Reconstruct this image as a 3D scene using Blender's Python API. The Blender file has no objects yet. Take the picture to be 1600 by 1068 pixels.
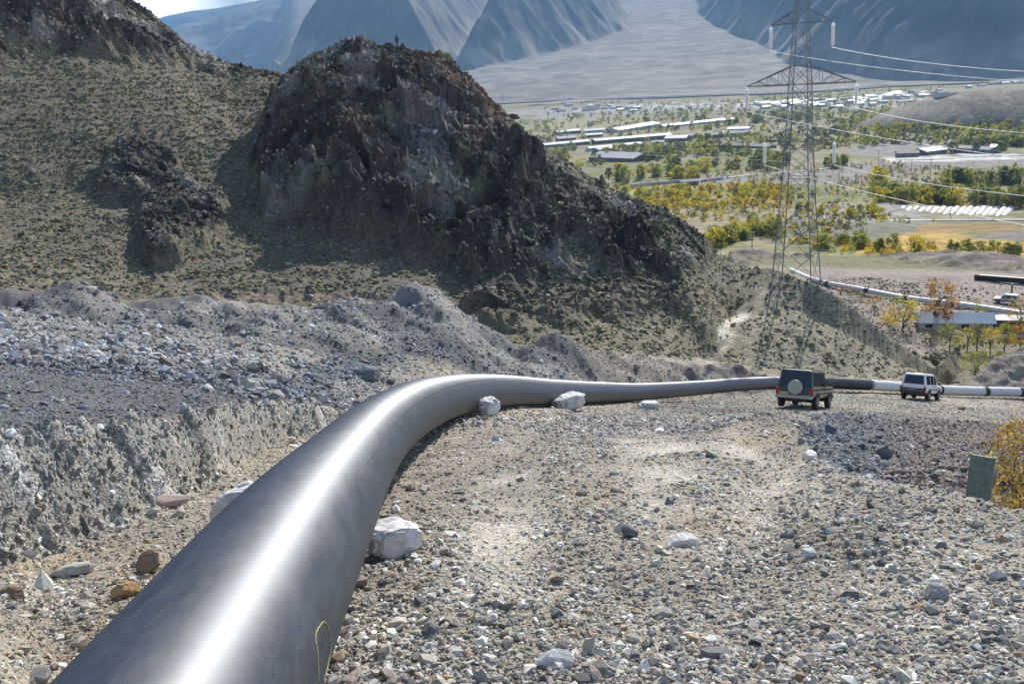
import bpy, math
import numpy as np
from mathutils import Vector, Matrix
RNG = np.random.default_rng(7)
scene = bpy.context.scene

# ------------------------------------------------------------ camera
PITCH, ROLL, FPX = math.radians(16.2), math.radians(3.7), 1500.0
cF = np.array([0, math.cos(PITCH), -math.sin(PITCH)])
cU0 = np.array([0, math.sin(PITCH), math.cos(PITCH)]); cR0 = np.array([1.0, 0, 0])
cR = cR0*math.cos(ROLL)-cU0*math.sin(ROLL); cU = cU0*math.cos(ROLL)+cR0*math.sin(ROLL)
cam = bpy.data.cameras.new('camera'); camo = bpy.data.objects.new('camera', cam)
scene.collection.objects.link(camo); scene.camera = camo
cam.sensor_width = 36; cam.lens = FPX/1600*36; cam.clip_start = 0.1; cam.clip_end = 30000
camo.matrix_world = Matrix(((cR[0], cU[0], -cF[0], 0), (cR[1], cU[1], -cF[1], 0), (cR[2], cU[2], -cF[2], 0), (0, 0, 0, 1)))

# ------------------------------------------------------------ light
SUN_AZ, SUN_EL = math.radians(22), math.radians(32)      # azimuth clockwise from +Y
sd = Vector((math.sin(SUN_AZ)*math.cos(SUN_EL), math.cos(SUN_AZ)*math.cos(SUN_EL), math.sin(SUN_EL)))
sun = bpy.data.lights.new('sun', 'SUN'); sun.energy = 5.0; sun.angle = math.radians(0.6); sun.color = (1, 0.955, 0.89)
suno = bpy.data.objects.new('sun', sun); scene.collection.objects.link(suno)
suno.rotation_euler = sd.to_track_quat('Z', 'Y').to_euler()
w = bpy.data.worlds.new('World'); scene.world = w; w.use_nodes = True
nt = w.node_tree; bg = nt.nodes['Background']
sky = nt.nodes.new('ShaderNodeTexSky'); sky.sky_type = 'NISHITA'; sky.sun_disc = False
sky.sun_elevation = SUN_EL; sky.sun_rotation = SUN_AZ; sky.altitude = 400; sky.dust_density = 3.0
_g = nt.nodes.new('ShaderNodeTexCoord'); _s = nt.nodes.new('ShaderNodeSeparateXYZ'); nt.links.new(_g.outputs['Generated'], _s.inputs[0])
_r = nt.nodes.new('ShaderNodeMapRange'); _r.interpolation_type = 'SMOOTHSTEP'; _r.inputs['From Min'].default_value = 0.22; _r.inputs['From Max'].default_value = 0.08; nt.links.new(_s.outputs['Z'], _r.inputs['Value'])
_c = nt.nodes.new('ShaderNodeTexNoise'); _c.inputs['Scale'].default_value = 5; _c.inputs['Detail'].default_value = 6; nt.links.new(_g.outputs['Generated'], _c.inputs['Vector'])      # low bank of bright cloud
_k = nt.nodes.new('ShaderNodeMapRange'); _k.inputs['From Min'].default_value = .25; _k.inputs['From Max'].default_value = .45; nt.links.new(_c.outputs['Fac'], _k.inputs['Value'])
_m = nt.nodes.new('ShaderNodeMath'); _m.operation = 'MULTIPLY'; nt.links.new(_r.outputs[0], _m.inputs[0]); nt.links.new(_k.outputs[0], _m.inputs[1])
_x = nt.nodes.new('ShaderNodeMix'); _x.data_type = 'RGBA'; nt.links.new(_m.outputs[0], _x.inputs['Factor']); nt.links.new(sky.outputs[0], _x.inputs['A']); _x.inputs['B'].default_value = (42, 42, 41.5, 1)
nt.links.new(_x.outputs['Result'], bg.inputs[0]); bg.inputs[1].default_value = 0.05
scene.view_settings.view_transform = 'Standard'; scene.view_settings.look = 'None'
scene.view_settings.gamma = 1; scene.view_settings.exposure = 0.84
scene.render.engine = 'CYCLES'
scene.cycles.max_bounces = 5; scene.cycles.volume_bounces = 0; scene.cycles.use_denoising = True
scene.cycles.transparent_max_bounces = 8

# ------------------------------------------------------------ helpers
def ray(px, py):
    d = cF*FPX+cR*(px-800)-cU*(py-534); return d/np.linalg.norm(d)
def P(px, py, r):                 # point along a sight line at horizontal range r
    d = ray(px, py); return d*r/math.hypot(d[0], d[1])
def project(X, Y, Z):
    f = X*cF[0]+Y*cF[1]+Z*cF[2]; f = np.where(f < 0.05, 0.05, f)
    return 800+FPX*(X*cR[0]+Y*cR[1]+Z*cR[2])/f, 534-FPX*(X*cU[0]+Y*cU[1]+Z*cU[2])/f
def ss(a, b, x):
    t = np.clip((x-a)/(b-a), 0, 1); return t*t*(3-2*t)
_perm = np.random.default_rng(3).integers(0, 1 << 30, 4096)
def _h(ix, iy, iz):
    return (_perm[(ix+_perm[(iy+_perm[iz & 4095]) & 4095]) & 4095] & 0xFFFF)/65535.0*2-1
def vn(x, y, z, s=1.0, seed=0):   # smooth value noise, -1..1
    x = np.asarray(x)/s+seed*17.3; y = np.asarray(y)/s+seed*5.1; z = np.asarray(z)/s+np.zeros_like(x)
    ix, iy, iz = np.floor(x).astype(np.int64), np.floor(y).astype(np.int64), np.floor(z).astype(np.int64)
    fx, fy, fz = x-ix, y-iy, z-iz
    fx = fx*fx*(3-2*fx); fy = fy*fy*(3-2*fy); fz = fz*fz*(3-2*fz)
    r = 0
    for a in (0, 1):
        wa = fx if a else 1-fx
        for b in (0, 1):
            wb = fy if b else 1-fy
            for c in (0, 1):
                wc = fz if c else 1-fz
                r = r+wa*wb*wc*_h(ix+a, iy+b, iz+c)
    return r
def fbm(x, y, z, s, oct=4, seed=0, g=0.5):
    r = 0; a = 1
    for o in range(oct):
        r = r+a*vn(x, y, z, s/2**o, seed+o*3); a *= g
    return r
def ridged(x, y, z, s, oct=4, seed=0, g=0.55):
    r = 0; a = 1
    for o in range(oct):
        r = r+a*(1-2*np.abs(vn(x, y, z, s/2**o, seed+o*3))); a *= g
    return r

def tag(o, label=None, cat=None, group=None, kind=None):
    if label: o['label'] = label
    if cat: o['category'] = cat
    if group: o['group'] = group
    if kind: o['kind'] = kind
    return o
def mesh_np(name, co, faces, mat, parent=None, col=None, smooth=True, link=True, mats=None, midx=None):
    """co (N,3), faces (M,k) int array of one size, or list of arrays"""
    me = bpy.data.meshes.new(name)
    co = np.asarray(co, dtype=np.float32)
    if not isinstance(faces, list): faces = [faces]
    faces = [np.asarray(f, dtype=np.int32) for f in faces if len(f)]
    lo = np.concatenate([f.ravel() for f in faces]); tot = np.concatenate([np.full(len(f), f.shape[1], np.int32) for f in faces])
    me.vertices.add(len(co)); me.vertices.foreach_set('co', co.ravel())
    me.loops.add(len(lo)); me.loops.foreach_set('vertex_index', lo)
    me.polygons.add(len(tot)); st = np.concatenate([[0], np.cumsum(tot)[:-1]]).astype(np.int32)
    me.polygons.foreach_set('loop_start', st); me.polygons.foreach_set('loop_total', tot)
    me.polygons.foreach_set('use_smooth', np.full(len(tot), smooth, bool))
    if midx is not None: me.polygons.foreach_set('material_index', np.asarray(midx, np.int32))
    if col is not None:
        a = me.color_attributes.new('tint', 'FLOAT_COLOR', 'POINT')
        c = np.ones((len(co), 4), np.float32); c[:, :3] = col; a.data.foreach_set('color', c.ravel())
    me.update(calc_edges=True)
    for m in (mats or [mat]): me.materials.append(m)
    o = bpy.data.objects.new(name, me)
    if link: scene.collection.objects.link(o)
    if parent: o.parent = parent
    return o
def empty(name, loc=(0, 0, 0), rot=None):
    o = bpy.data.objects.new(name, None); scene.collection.objects.link(o); o.location = loc
    o.empty_display_size = 0.2
    if rot is not None: o.rotation_mode = 'QUATERNION'; o.rotation_quaternion = rot
    return o
class MB:                                         # collects boxes, bars, tubes, discs into one mesh
    def __init__(s): s.v = []; s.f = []
    def add(s, vs, fs):
        b = len(s.v); s.v += [tuple(v) for v in vs]; s.f += [tuple(b+i for i in f) for f in fs]
    def box(s, c, d, M=None):
        vs = [Vector((c[0]+x*d[0]/2, c[1]+y*d[1]/2, c[2]+z*d[2]/2)) for x in (-1, 1) for y in (-1, 1) for z in (-1, 1)]
        if M is not None: vs = [M @ v for v in vs]
        s.add(vs, [(0, 1, 3, 2), (4, 6, 7, 5), (0, 4, 5, 1), (2, 3, 7, 6), (0, 2, 6, 4), (1, 5, 7, 3)])
    def tube(s, a, b, r, n=6, r2=None, cap=True):
        a = Vector(a); b = Vector(b); d = (b-a)
        if d.length < 1e-6: return
        q = d.to_track_quat('Z', 'Y'); r2 = r if r2 is None else r2
        vs = [a+q @ Vector((r*math.cos(t), r*math.sin(t), 0)) for t in [2*math.pi*i/n for i in range(n)]]
        vs += [b+q @ Vector((r2*math.cos(t), r2*math.sin(t), 0)) for t in [2*math.pi*i/n for i in range(n)]]
        fs = [(i, (i+1) % n, n+(i+1) % n, n+i) for i in range(n)]
        if cap: fs += [tuple(range(n))[::-1], tuple(range(n, 2*n))]
        s.add(vs, fs)
    def build(s, name, mat, parent=None, smooth=False, col=None, bevel=0):
        me = bpy.data.meshes.new(name); me.from_pydata(s.v, [], s.f); me.update()
        me.materials.append(mat)
        for p in me.polygons: p.use_smooth = smooth
        o = bpy.data.objects.new(name, me); scene.collection.objects.link(o)
        if parent: o.parent = parent
        if bevel:
            m = o.modifiers.new('bevel', 'BEVEL'); m.width = bevel; m.segments = 2; m.limit_method = 'ANGLE'
        return o
def copy_tree(o, parent=None):
    c = o.copy(); scene.collection.objects.link(c); c.parent = parent
    for ch in o.children: copy_tree(ch, c)
    return c
def mat(name, base=(0.5, 0.5, 0.5), rough=0.8, metal=0.0, spec=0.5, var=0.0, vscale=5.0, tint=False, bump=0.0, bscale=20.0, coat=0):
    """procedural material; var = brightness variation from noise; tint multiplies by the 'tint' attribute"""
    m = bpy.data.materials.new(name); m.use_nodes = True; n = m.node_tree.nodes; L = m.node_tree.links
    b = n['Principled BSDF']; b.inputs['Base Color'].default_value = (*base, 1); b.inputs['Roughness'].default_value = rough
    b.inputs['Metallic'].default_value = metal; b.inputs['Specular IOR Level'].default_value = spec
    if coat: b.inputs['Coat Weight'].default_value = coat
    tc = n.new('ShaderNodeTexCoord'); src = None
    if tint:
        a = n.new('ShaderNodeAttribute'); a.attribute_name = 'tint'; src = a.outputs['Color']
    if var > 0:
        no = n.new('ShaderNodeTexNoise'); no.inputs['Scale'].default_value = vscale; no.inputs['Detail'].default_value = 6
        no.inputs['Roughness'].default_value = 0.65
        L.new(tc.outputs['Object'], no.inputs['Vector'])
        mr = n.new('ShaderNodeMapRange'); mr.inputs['From Min'].default_value = 0.3; mr.inputs['From Max'].default_value = 0.7
        mr.inputs['To Min'].default_value = 1-var; mr.inputs['To Max'].default_value = 1+var
        L.new(no.outputs['Fac'], mr.inputs['Value'])
        mx = n.new('ShaderNodeVectorMath'); mx.operation = 'SCALE'
        if src: L.new(src, mx.inputs[0])
        else: mx.inputs[0].default_value = base
        L.new(mr.outputs[0], mx.inputs['Scale']); src = mx.outputs[0]
    if src: L.new(src, b.inputs['Base Color'])
    if bump:
        no = n.new('ShaderNodeTexNoise'); no.inputs['Scale'].default_value = bscale; no.inputs['Detail'].default_value = 8
        no.inputs['Roughness'].default_value = 0.7
        L.new(tc.outputs['Object'], no.inputs['Vector'])
        bp = n.new('ShaderNodeBump'); bp.inputs['Strength'].default_value = 1; bp.inputs['Distance'].default_value = bump
        L.new(no.outputs['Fac'], bp.inputs['Height']); L.new(bp.outputs[0], b.inputs['Normal'])
    return m

# ------------------------------------------------------------ terrain profile tables
_zr = np.array([[-60, 9], [-8, -0.2], [0, -2.15], [2.8, -2.72], [4.2, -2.98], [5.4, -3.27], [7.9, -3.83], [10.1, -4.38], [11.9, -4.88], [16.5, -6.36],
                [18.9, -7.15], [28.3, -10.45], [42, -15.6], [53.6, -19.8], [70, -26.5], [90, -34]])
def zr(Y): return np.interp(Y, _zr[:, 0], _zr[:, 1])
def G(px, py, lift=0.0):           # where a sight line meets the graded bench
    d = ray(px, py); r = 0.5
    while r < 90:
        q = d*r/math.hypot(d[0], d[1])
        if q[2] < zr(q[1])+lift: break
        r += 0.02
    return q
# pipeline centre line
PIPE = np.array([[-0.789, -6.50, -0.245], [-0.977, -2.00, -1.121], [-1.155, 2.00, -1.908], [-1.221, 3.30, -2.169], [-1.277, 4.50, -2.416], [-1.391, 6.00, -2.823],
                 [-1.520, 7.50, -3.263], [-1.594, 9.00, -3.654], [-1.617, 10.50, -4.030], [-1.583, 12.00, -4.431], [-1.515, 13.50, -4.846], [-1.338, 16.00, -5.606],
                 [-0.986, 19.00, -6.575], [-0.249, 23.00, -7.960], [1.122, 28.30, -9.936], [3.281, 35.00, -12.424], [5.763, 42.00, -15.004],
[10.4, 51.4, -18.35], [14.9, 57.0, -20.3], [21.25, 62.6, -22.55], [28.3, 67.4, -24.95], [33.9, 70.6, -26.75],
                 [42.5, 74.6, -28.9], [52, 78.4, -31.2], [66, 83, -34.2]])
def catmull(Q, step):
    out = []
    for i in range(len(Q)-1):
        p0 = Q[max(i-1, 0)]; p1 = Q[i]; p2 = Q[i+1]; p3 = Q[min(i+2, len(Q)-1)]
        n = max(2, int(np.linalg.norm(p2-p1)/step)); l = np.linalg.norm(p2-p1)
        m1 = (p2-p0)/max(np.linalg.norm(p2-p0), 1e-6)*l if i else (p2-p1); m2 = (p3-p1)/max(np.linalg.norm(p3-p1), 1e-6)*l if i < len(Q)-2 else (p2-p1)
        for k in range(n):
            t = k/n; out.append((2*t**3-3*t**2+1)*p1+(t**3-2*t**2+t)*m1+(-2*t**3+3*t**2)*p2+(t**3-t**2)*m2)
    out.append(Q[-1]); return np.array(out)
PATH = catmull(PIPE, 0.25)
for _ in range(14): PATH[1:-1] = 0.5*PATH[1:-1]+0.25*(PATH[:-2]+PATH[2:])

def row(pts):                      # -> az, r, z arrays
    out = []
    for a in pts:
        if len(a) == 2: q = G(*a)
        elif len(a) == 4: q = P(a[0], a[1], a[2]); q[2] = a[3]
        else: q = P(*a)
        out.append((math.atan2(q[0], q[1]), math.hypot(q[0], q[1]), q[2]))
    return np.array(sorted(out))
ROWS = [
 row([(-900, 1060, 2.5), (-300, 1060, 2.6), (0, 1060, 3.0)] + [(x, 1060) for x in (100, 300, 500, 800, 1100, 1350, 1600, 1900)]),
 # foot of the cut on the left, lip of the bench on the right
 row([(-300, 1000), (0, 895), (120, 850), (200, 815), (270, 785), (330, 752), (450, 690), (500, 672, 17.0, -6.45), (560, 660, 19.0, -7.15), (640, 650, 19.0, -7.2), (700, 672), (900, 700), (1100, 690), (1190, 650),
      (1235, 657), (1270, 719), (1325, 744), (1450, 768), (1520, 786), (1600, 797), (1900, 880)]),
 # top of the cut / just past the lip
 row([(-300, 790, 7.2), (0, 690, 8.55), (120, 682, 9.3), (200, 672, 10.05), (270, 660, 10.8), (330, 648, 12.0), (450, 632, 17.0), (500, 640, 17.6), (560, 640, 19.5, -6.95), (640, 640, 19.6, -7.3), (700, 655, 18),
      (900, 672, 18), (1100, 668, 18), (1190, 648, 19), (1235, 654, 14.5), (1270, 716, 9.8), (1325, 742, 9.2), (1450, 768, 7.9), (1520, 788, 7.6), (1600, 800, 7.6), (1900, 890, 7)]),
 # spoil lower slope / in front of the pipe / gully
 row([(-300, 560, 16), (0, 560, 16), (200, 560, 18), (400, 565, 21), (480, 585, 23), (530, 610, 23), (580, 625, 23, -8.1), (650, 625, 23, -8.4), (700, 630, 23, -8.5), (760, 638, 23), (800, 637, 25), (900, 643, 29), (1000, 646, 31),
      (1100, 652, 31), (1190, 656, 30), (1250, 668, 27), (1300, 690, 24), (1400, 714, 22), (1480, 735, 21), (1530, 756, 20), (1600, 768, 20), (1900, 860, 20)]),
 # upper spoil / just in front of the pipe / road edge
 row([(-300, 500, 24), (0, 505, 23), (200, 505, 26), (400, 515, 29), (520, 545, 30), (600, 575, 28.5), (700, 588, 27.5), (800, 635, 26.3), (850, 633.5, 28.4), (1000, 629, 41),
      (1100, 620, 51), (1150, 620, 51), (1210, 640, 44), (1260, 643, 43.5), (1310, 644, 45), (1400, 642, 51), (1470, 643, 54), (1530, 650, 56), (1600, 652, 58), (1900, 700, 60)]),
 # right behind the pipe
 row([(-300, 470, 30), (0, 475, 29), (200, 480, 32), (400, 480, 34), (520, 515, 34), (600, 555, 32), (700, 570, 30), (800, 626, 28.0), (850, 629, 30), (900, 629, 34.5), (1000, 624, 43.8), (1100, 614, 55.5),
      (1180, 610, 60), (1300, 610, 67), (1400, 612, 75.5), (1480, 617, 79.5), (1600, 622, 87.5), (1900, 650, 95)]),
 # crest of the spoil
 row([(-300, 430, 34), (0, 458, 33), (60, 449, 33), (130, 453, 34), (180, 463, 35), (250, 471, 36), (300, 463, 37), (350, 461, 38), (400, 468, 39), (450, 471, 40), (500, 478, 41), (560, 481, 42),
      (600, 483, 42), (650, 484, 43), (690, 490, 43), (720, 505, 42), (745, 525, 42), (770, 541, 42), (810, 546, 44), (870, 537, 46), (910, 546, 48), (950, 551, 51), (1000, 557, 54), (1050, 562, 58),
      (1100, 567, 62), (1150, 575, 65), (1210, 587, 68), (1300, 597, 72), (1400, 600, 81), (1470, 603, 86), (1510, 597, 90), (1550, 573, 93), (1600, 540, 97), (1900, 420, 110)]),
 # hollow behind the spoil
 row([(-300, 470, 55), (0, 490, 52), (200, 495, 54), (400, 495, 56), (560, 505, 58), (690, 515, 58), (745, 550, 54), (810, 560, 55), (900, 560, 58), (1000, 566, 63), (1100, 573, 70), (1210, 589, 74), (1300, 596, 77),
      (1400, 598, 86), (1470, 602, 90), (1510, 600, 100, -36), (1550, 590, 103, -36.5), (1600, 585, 107, -37), (1900, 420, 120, -37)]),
 # foot of the hill / of the brown cut bank
 row([(-300, 480, 73), (0, 478, 73), (200, 478, 75), (350, 472, 77), (450, 472, 78), (560, 484, 78), (700, 505, 77), (760, 540, 67), (850, 543, 67), (950, 548, 69), (1050, 552, 74), (1100, 560, 79), (1150, 562, 79), (1210, 575, 80),
      (1300, 585, 83), (1400, 592, 90), (1470, 599, 94), (1500, 598, 110, -37.3), (1600, 590, 112, -37.3), (1900, 500, 125, -38)]),
 # top of the brown bank
 row([(-300, 455, 76), (0, 455, 76), (200, 462, 77.5), (350, 452, 79.5), (450, 458, 80), (560, 464, 80.5), (700, 474, 80), (760, 486, 80), (850, 478, 84), (950, 474, 86), (1050, 476, 86), (1100, 500, 83), (1130, 535, 83), (1170, 535, 84), (1244, 540, 86),
      (1300, 555, 87), (1400, 580, 92), (1450, 592, 96), (1480, 594, 112, -37.8), (1600, 575, 116, -37.6), (1900, 480, 130, -38)]),
 # middle of the slopes
 row([(-300, 300, 108), (0, 300, 112), (200, 290, 112), (300, 300, 110), (400, 320, 106), (470, 340, 103), (560, 345, 101), (650, 345, 101), (760, 352, 100), (850, 372, 98), (950, 390, 97), (1050, 415, 97), (1100, 440, 97), (1140, 500, 95), (1180, 490, 93),
      (1244, 485, 94), (1320, 520, 93), (1400, 566, 96), (1450, 587, 101), (1500, 575, 118, -38.1), (1600, 545, 124, -38.5), (1900, 480, 150, -38.5)]),
 # crest
 row([(-500, -320, 175), (-200, -180, 172), (0, -75, 168), (100, -50, 166), (195, 0, 164), (240, 30, 163), (262, 45, 163), (300, 82, 162), (330, 93, 162), (360, 106, 161), (400, 109, 160), (440, 117, 158), (455, 108, 150), (475, 90, 145), (495, 80, 143), (520, 72, 141), (545, 57, 140),
      (570, 62, 140), (600, 73, 139), (640, 74, 138), (660, 80, 137), (690, 95, 136), (715, 118, 134), (735, 124, 133), (760, 150, 132), (780, 172, 131), (800, 188, 130), (830, 215, 128), (860, 237, 126), (890, 255, 123), (920, 277, 121), (950, 292, 118), (980, 312, 115),
      (1010, 322, 113), (1040, 326, 111), (1080, 358, 109), (1110, 385, 108), (1130, 405, 107.5), (1160, 418, 106), (1190, 418, 103), (1212, 420, 101), (1244, 434, 99), (1278, 446, 97), (1300, 458, 97), (1330, 478, 97), (1380, 518, 98), (1430, 555, 101), (1460, 578, 104),
      (1500, 548, 128, -38.6), (1600, 520, 134, -39), (1900, 470, 165, -39)]),
 # behind the crest
 row([(-500, 0, 215, -20), (0, 0, 205, -10), (300, 0, 195, -14), (440, 0, 190, -12), (545, 0, 172, -16), (700, 0, 168, -22), (800, 300, 162, -30), (900, 400, 150, -33), (1000, 400, 142, -36), (1080, 420, 138, -38), (1130, 420, 136, -39), (1190, 420, 134, -39.6), (1244, 470, 124, -40),
      (1300, 480, 120, -39.6), (1380, 540, 118, -39), (1430, 560, 118, -38.6), (1500, 500, 150, -40), (1600, 480, 155, -40.3), (1900, 470, 175, -40)]),
 row([(-500, 0, 225, -48), (0, 0, 225, -46), (500, 0, 222, -45), (900, 0, 215, -43.5), (1100, 0, 190, -42), (1200, 0, 178, -41.4), (1300, 0, 180, -41.4), (1400, 0, 183, -41.5), (1600, 0, 186, -41.5), (1900, 0, 190, -41.5)]),
 row([(-500, 0, 232, -50), (0, 0, 232, -50), (900, 0, 228, -48.5), (1130, 0, 208, -45), (1400, 0, 206, -45.5), (1600, 0, 206, -45.5), (1900, 0, 206, -45.5)]),
 row([(-500, 0, 245, -51.2), (0, 0, 245, -51.2), (900, 0, 245, -51), (1200, 0, 245, -50.8), (1600, 0, 245, -50.6), (1900, 0, 245, -50.6)]),
]
VAL = np.array([[225, -50.2], [245, -51.2], [320, -57], [430, -63.5], [560, -69], [720, -74.5], [950, -80], [1350, -88], [2000, -96], [2400, -98.5], [2500, -98.5], [3400, -150]])
def vz(r): return np.interp(r, VAL[:, 0], VAL[:, 1])

def base_height(AZ, RR):           # AZ, RR 1-D grids -> z[r, az]
    rs, zs = [], []
    for t in ROWS:
        rs.append(np.interp(AZ, t[:, 0], t[:, 1])); zs.append(np.interp(AZ, t[:, 0], t[:, 2]))
    rs = [np.full_like(AZ, 1.0)]+rs; zs = [np.full_like(AZ, zr(0))+0*AZ-0.25*np.cos(AZ)]+zs
    for k in range(1, len(rs)): rs[k] = np.maximum(rs[k], rs[k-1]+0.12)
    rs = np.array(rs); zs = np.array(zs)
    Z = np.empty((len(RR), len(AZ)))
    for j in range(len(AZ)): Z[:, j] = np.interp(RR, rs[:, j], zs[:, j])
    back = ss(math.radians(45), math.radians(75), np.abs(AZ))[None, :]*ss(200, 60, RR)[:, None]
    zb = zr(RR[:, None]*np.cos(AZ)[None, :])
    return Z*(1-back)+zb*back

dAZ = math.radians(0.075)
AZ = np.concatenate([np.radians(np.arange(-180, -60, 4.0)), np.radians(np.arange(-60, -34, 1.0)), np.arange(math.radians(-34), math.radians(34), dAZ), np.radians(np.arange(34, 60, 1.0)), np.radians(np.arange(60, 180.1, 4.0))])
RR = np.concatenate([np.exp(np.arange(math.log(0.6), math.log(60), 0.0065)), np.arange(60.2, 76, 0.3), np.arange(76, 170, 0.24), np.arange(170, 245.5, 1.0)])
Z0 = base_height(AZ, RR)
# soften the creases of the loft a little
for _ in range(2): Z0[1:-1] = 0.5*Z0[1:-1]+0.25*(Z0[:-2]+Z0[2:])
XX = RR[:, None]*np.sin(AZ)[None, :]; YY = RR[:, None]*np.cos(AZ)[None, :]
RG = np.broadcast_to(RR[:, None], XX.shape)
PX, PY = project(XX, YY, Z0)       # only used to lay out soils and outcrops on the ground
def rowr(k): return np.interp(AZ, ROWS[k][:, 0], ROWS[k][:, 1])[None, :]
r_foot, r_top, r_E, r_F, r_F2, r_G, r_H, r_I, r_J, r_K, r_L, r_M = [rowr(k) for k in range(1, 13)]
# --- zone weights
leftcut = ss(600, 470, PX)*ss(-0.3, 0.1, RG-r_foot)*ss(0.5, 0.0, RG-r_top)
spoil = ss(0, 0.6, RG-r_top)*ss(6, 2, RG-r_G)*ss(700, 560, PX)+ss(0.0, 1.0, RG-r_F2)*ss(6, 2, RG-r_G)*(PX > 560)
spoil = np.clip(spoil, 0, 1)
bank = ss(-1.5, 0, RG-r_I)*ss(1.5, 0.3, RG-r_J)*ss(1120, 1060, PX)*(1-.8*ss(700, 790, PX)*ss(470, 488, PY))
hillw = ss(-6, 0, RG-r_I)*ss(1520, 1440, PX)
N1 = fbm(XX, YY, Z0, 9, 3, 11); N2 = fbm(XX, YY, Z0, 2.5, 3, 21)
def poly_w(pts, soft):             # soft membership of a polygon drawn over the slopes
    pts = np.array(pts, float); inside = np.zeros(PX.shape, bool); d = np.full(PX.shape, 1e9)
    sel = (PX > pts[:, 0].min()-3*soft) & (PX < pts[:, 0].max()+3*soft) & (PY > pts[:, 1].min()-3*soft) & (PY < pts[:, 1].max()+3*soft) & (RG > 2)
    x, y = PX[sel], PY[sel]; ins = np.zeros(x.shape, bool); dd = np.full(x.shape, 1e9)
    for i in range(len(pts)):
        a, b = pts[i], pts[(i+1) % len(pts)]
        c = ((a[1] > y) != (b[1] > y)) & (x < (b[0]-a[0])*(y-a[1])/((b[1]-a[1]) or 1e-9)+a[0]); ins ^= c
        t = np.clip(((x-a[0])*(b[0]-a[0])+(y-a[1])*(b[1]-a[1]))/((b[0]-a[0])**2+(b[1]-a[1])**2+1e-9), 0, 1)
        dd = np.minimum(dd, np.hypot(x-a[0]-t*(b[0]-a[0]), y-a[1]-t*(b[1]-a[1])))
    sg = np.where(ins, dd, -dd); o = np.zeros(PX.shape); o[sel] = ss(-soft, soft, sg+N2[sel]*soft*0.8+N1[sel]*soft); return o
crag = poly_w([(462, 125), (490, 85), (545, 50), (640, 65), (690, 88), (760, 145), (800, 182), (850, 235), (835, 300), (800, 360), (770, 420), (740, 435), (690, 400), (640, 392), (600, 370), (520, 370), (470, 350), (410, 340), (400, 270), (430, 190)], 14)*(RG > r_I)
cragr = poly_w([(820, 215), (985, 305), (1000, 360), (960, 400), (880, 390), (770, 440), (810, 330)], 30)*(RG > r_I)*0.7
crag2 = poly_w([(-200, -300), (190, -60), (260, 40), (300, 85), (250, 90), (180, 80), (100, 90), (40, 105), (-200, 140)], 14)*(RG > r_I)
crag3 = poly_w([(165, 260), (200, 228), (240, 225), (275, 255), (285, 290), (250, 300), (215, 310), (160, 305)], 7)*(RG > r_I)
crag4 = poly_w([(215, 330), (270, 300), (340, 310), (360, 340), (340, 372), (290, 395), (240, 415), (225, 385)], 9)*(RG > r_I)
crag5 = poly_w([(290, 95), (340, 92), (440, 112), (440, 122), (360, 122), (300, 108)], 5)*(RG > r_I)
crag6 = poly_w([(1000, 330), (1050, 328), (1110, 380), (1125, 405), (1100, 420), (1040, 440), (980, 430), (940, 420)], 14)*(RG > r_I)*0.6
lowc = poly_w([(760, 440), (960, 410), (1060, 430), (1080, 470), (1000, 500), (900, 520), (760, 520), (720, 480)], 14)*(RG > r_I)*0.45
crag = crag*(1-.55*ss(.1, .7, fbm(XX, YY, 0, 9, 3, 511))*ss(26, 10, RG-r_I))
CR = np.clip(crag+cragr+crag2+0.8*crag3+0.8*crag4+0.7*crag5+crag6+lowc, 0, 1)
# --- displacement
Z = Z0.copy()
tapm = ss(1.0, 8, RG)
rn = ridged(XX*1.0, YY*0.7, Z0*0.5, 9, 5, 31, 0.6); rn2 = ridged(XX, YY, Z0, 2.6, 3, 41, 0.6)
crestdamp = 1-0.70*ss(-14, -3, RG-r_L)*ss(9, 1, RG-r_L)
rn0 = ridged(XX, YY*.8, Z0*.5, 19, 3, 33, .5)
Z += CR*(rn*1.15+rn2*0.45+1.5*rn0)*crestdamp*(1-.55*np.clip(crag3+crag4, 0, 1))
def facets(sc, amp, grad, seed, m):           # broken bedrock: every cell a tilted slab
    x, y = XX[m], YY[m]; z0 = Z0[m]; u = (x*.92+y*.38+.5*z0+.35*sc*vn(x, y, z0, sc*.8, seed))/sc; v = (y*.92-x*.38+.35*sc*vn(x, y, z0, sc*.8, seed+1))/(sc*1.35)
    bi = np.floor(u).astype(np.int64); bj = np.floor(v).astype(np.int64); bd = np.full(u.shape, 1e9); out = np.zeros(u.shape)
    for a in (-1, 0, 1):
        for b in (-1, 0, 1):
            ci, cj = bi+a, bj+b; k0 = ci*0+seed; cx = ci+.5+.42*_h(ci, cj, k0); cy = cj+.5+.42*_h(ci, cj, k0+1); d = (u-cx)**2+(v-cy)**2; h = amp*_h(ci, cj, k0+2)+sc*grad*((u-cx)*_h(ci, cj, k0+3)+(v-cy)*_h(ci, cj, k0+4)); t = d < bd; bd[t] = d[t]; out[t] = h[t]
    r = np.zeros(XX.shape); r[m] = out; return r
mm = (CR > .02) | (bank > .05)
Z += CR*(facets(6.0, .8, .42, 501, mm)+facets(2.2, .38, .5, 511, mm)+facets(.9, .18, .5, 521, mm))*crestdamp*(1-.6*np.clip(crag3+crag4, 0, 1))*(.35+.65*ss(1, 14, RG-r_I))
Z += crag*2.6*ss(5, 26, r_L-RG)*ss(3, 26, RG-r_I)*ss(740, 600, PX)*ss(400, 500, PX)
Z += .7*crag3+.3*crag4
rngm = ss(12, 40, RG)
Z += hillw*(1-CR)*(0.5*fbm(XX, YY, 0, 11, 3, 51)+0.10*fbm(XX, YY, 0, 1.6, 3, 55))*crestdamp
Z += ss(1, 3, RG-0.98*r_H)*hillw*0
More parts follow.
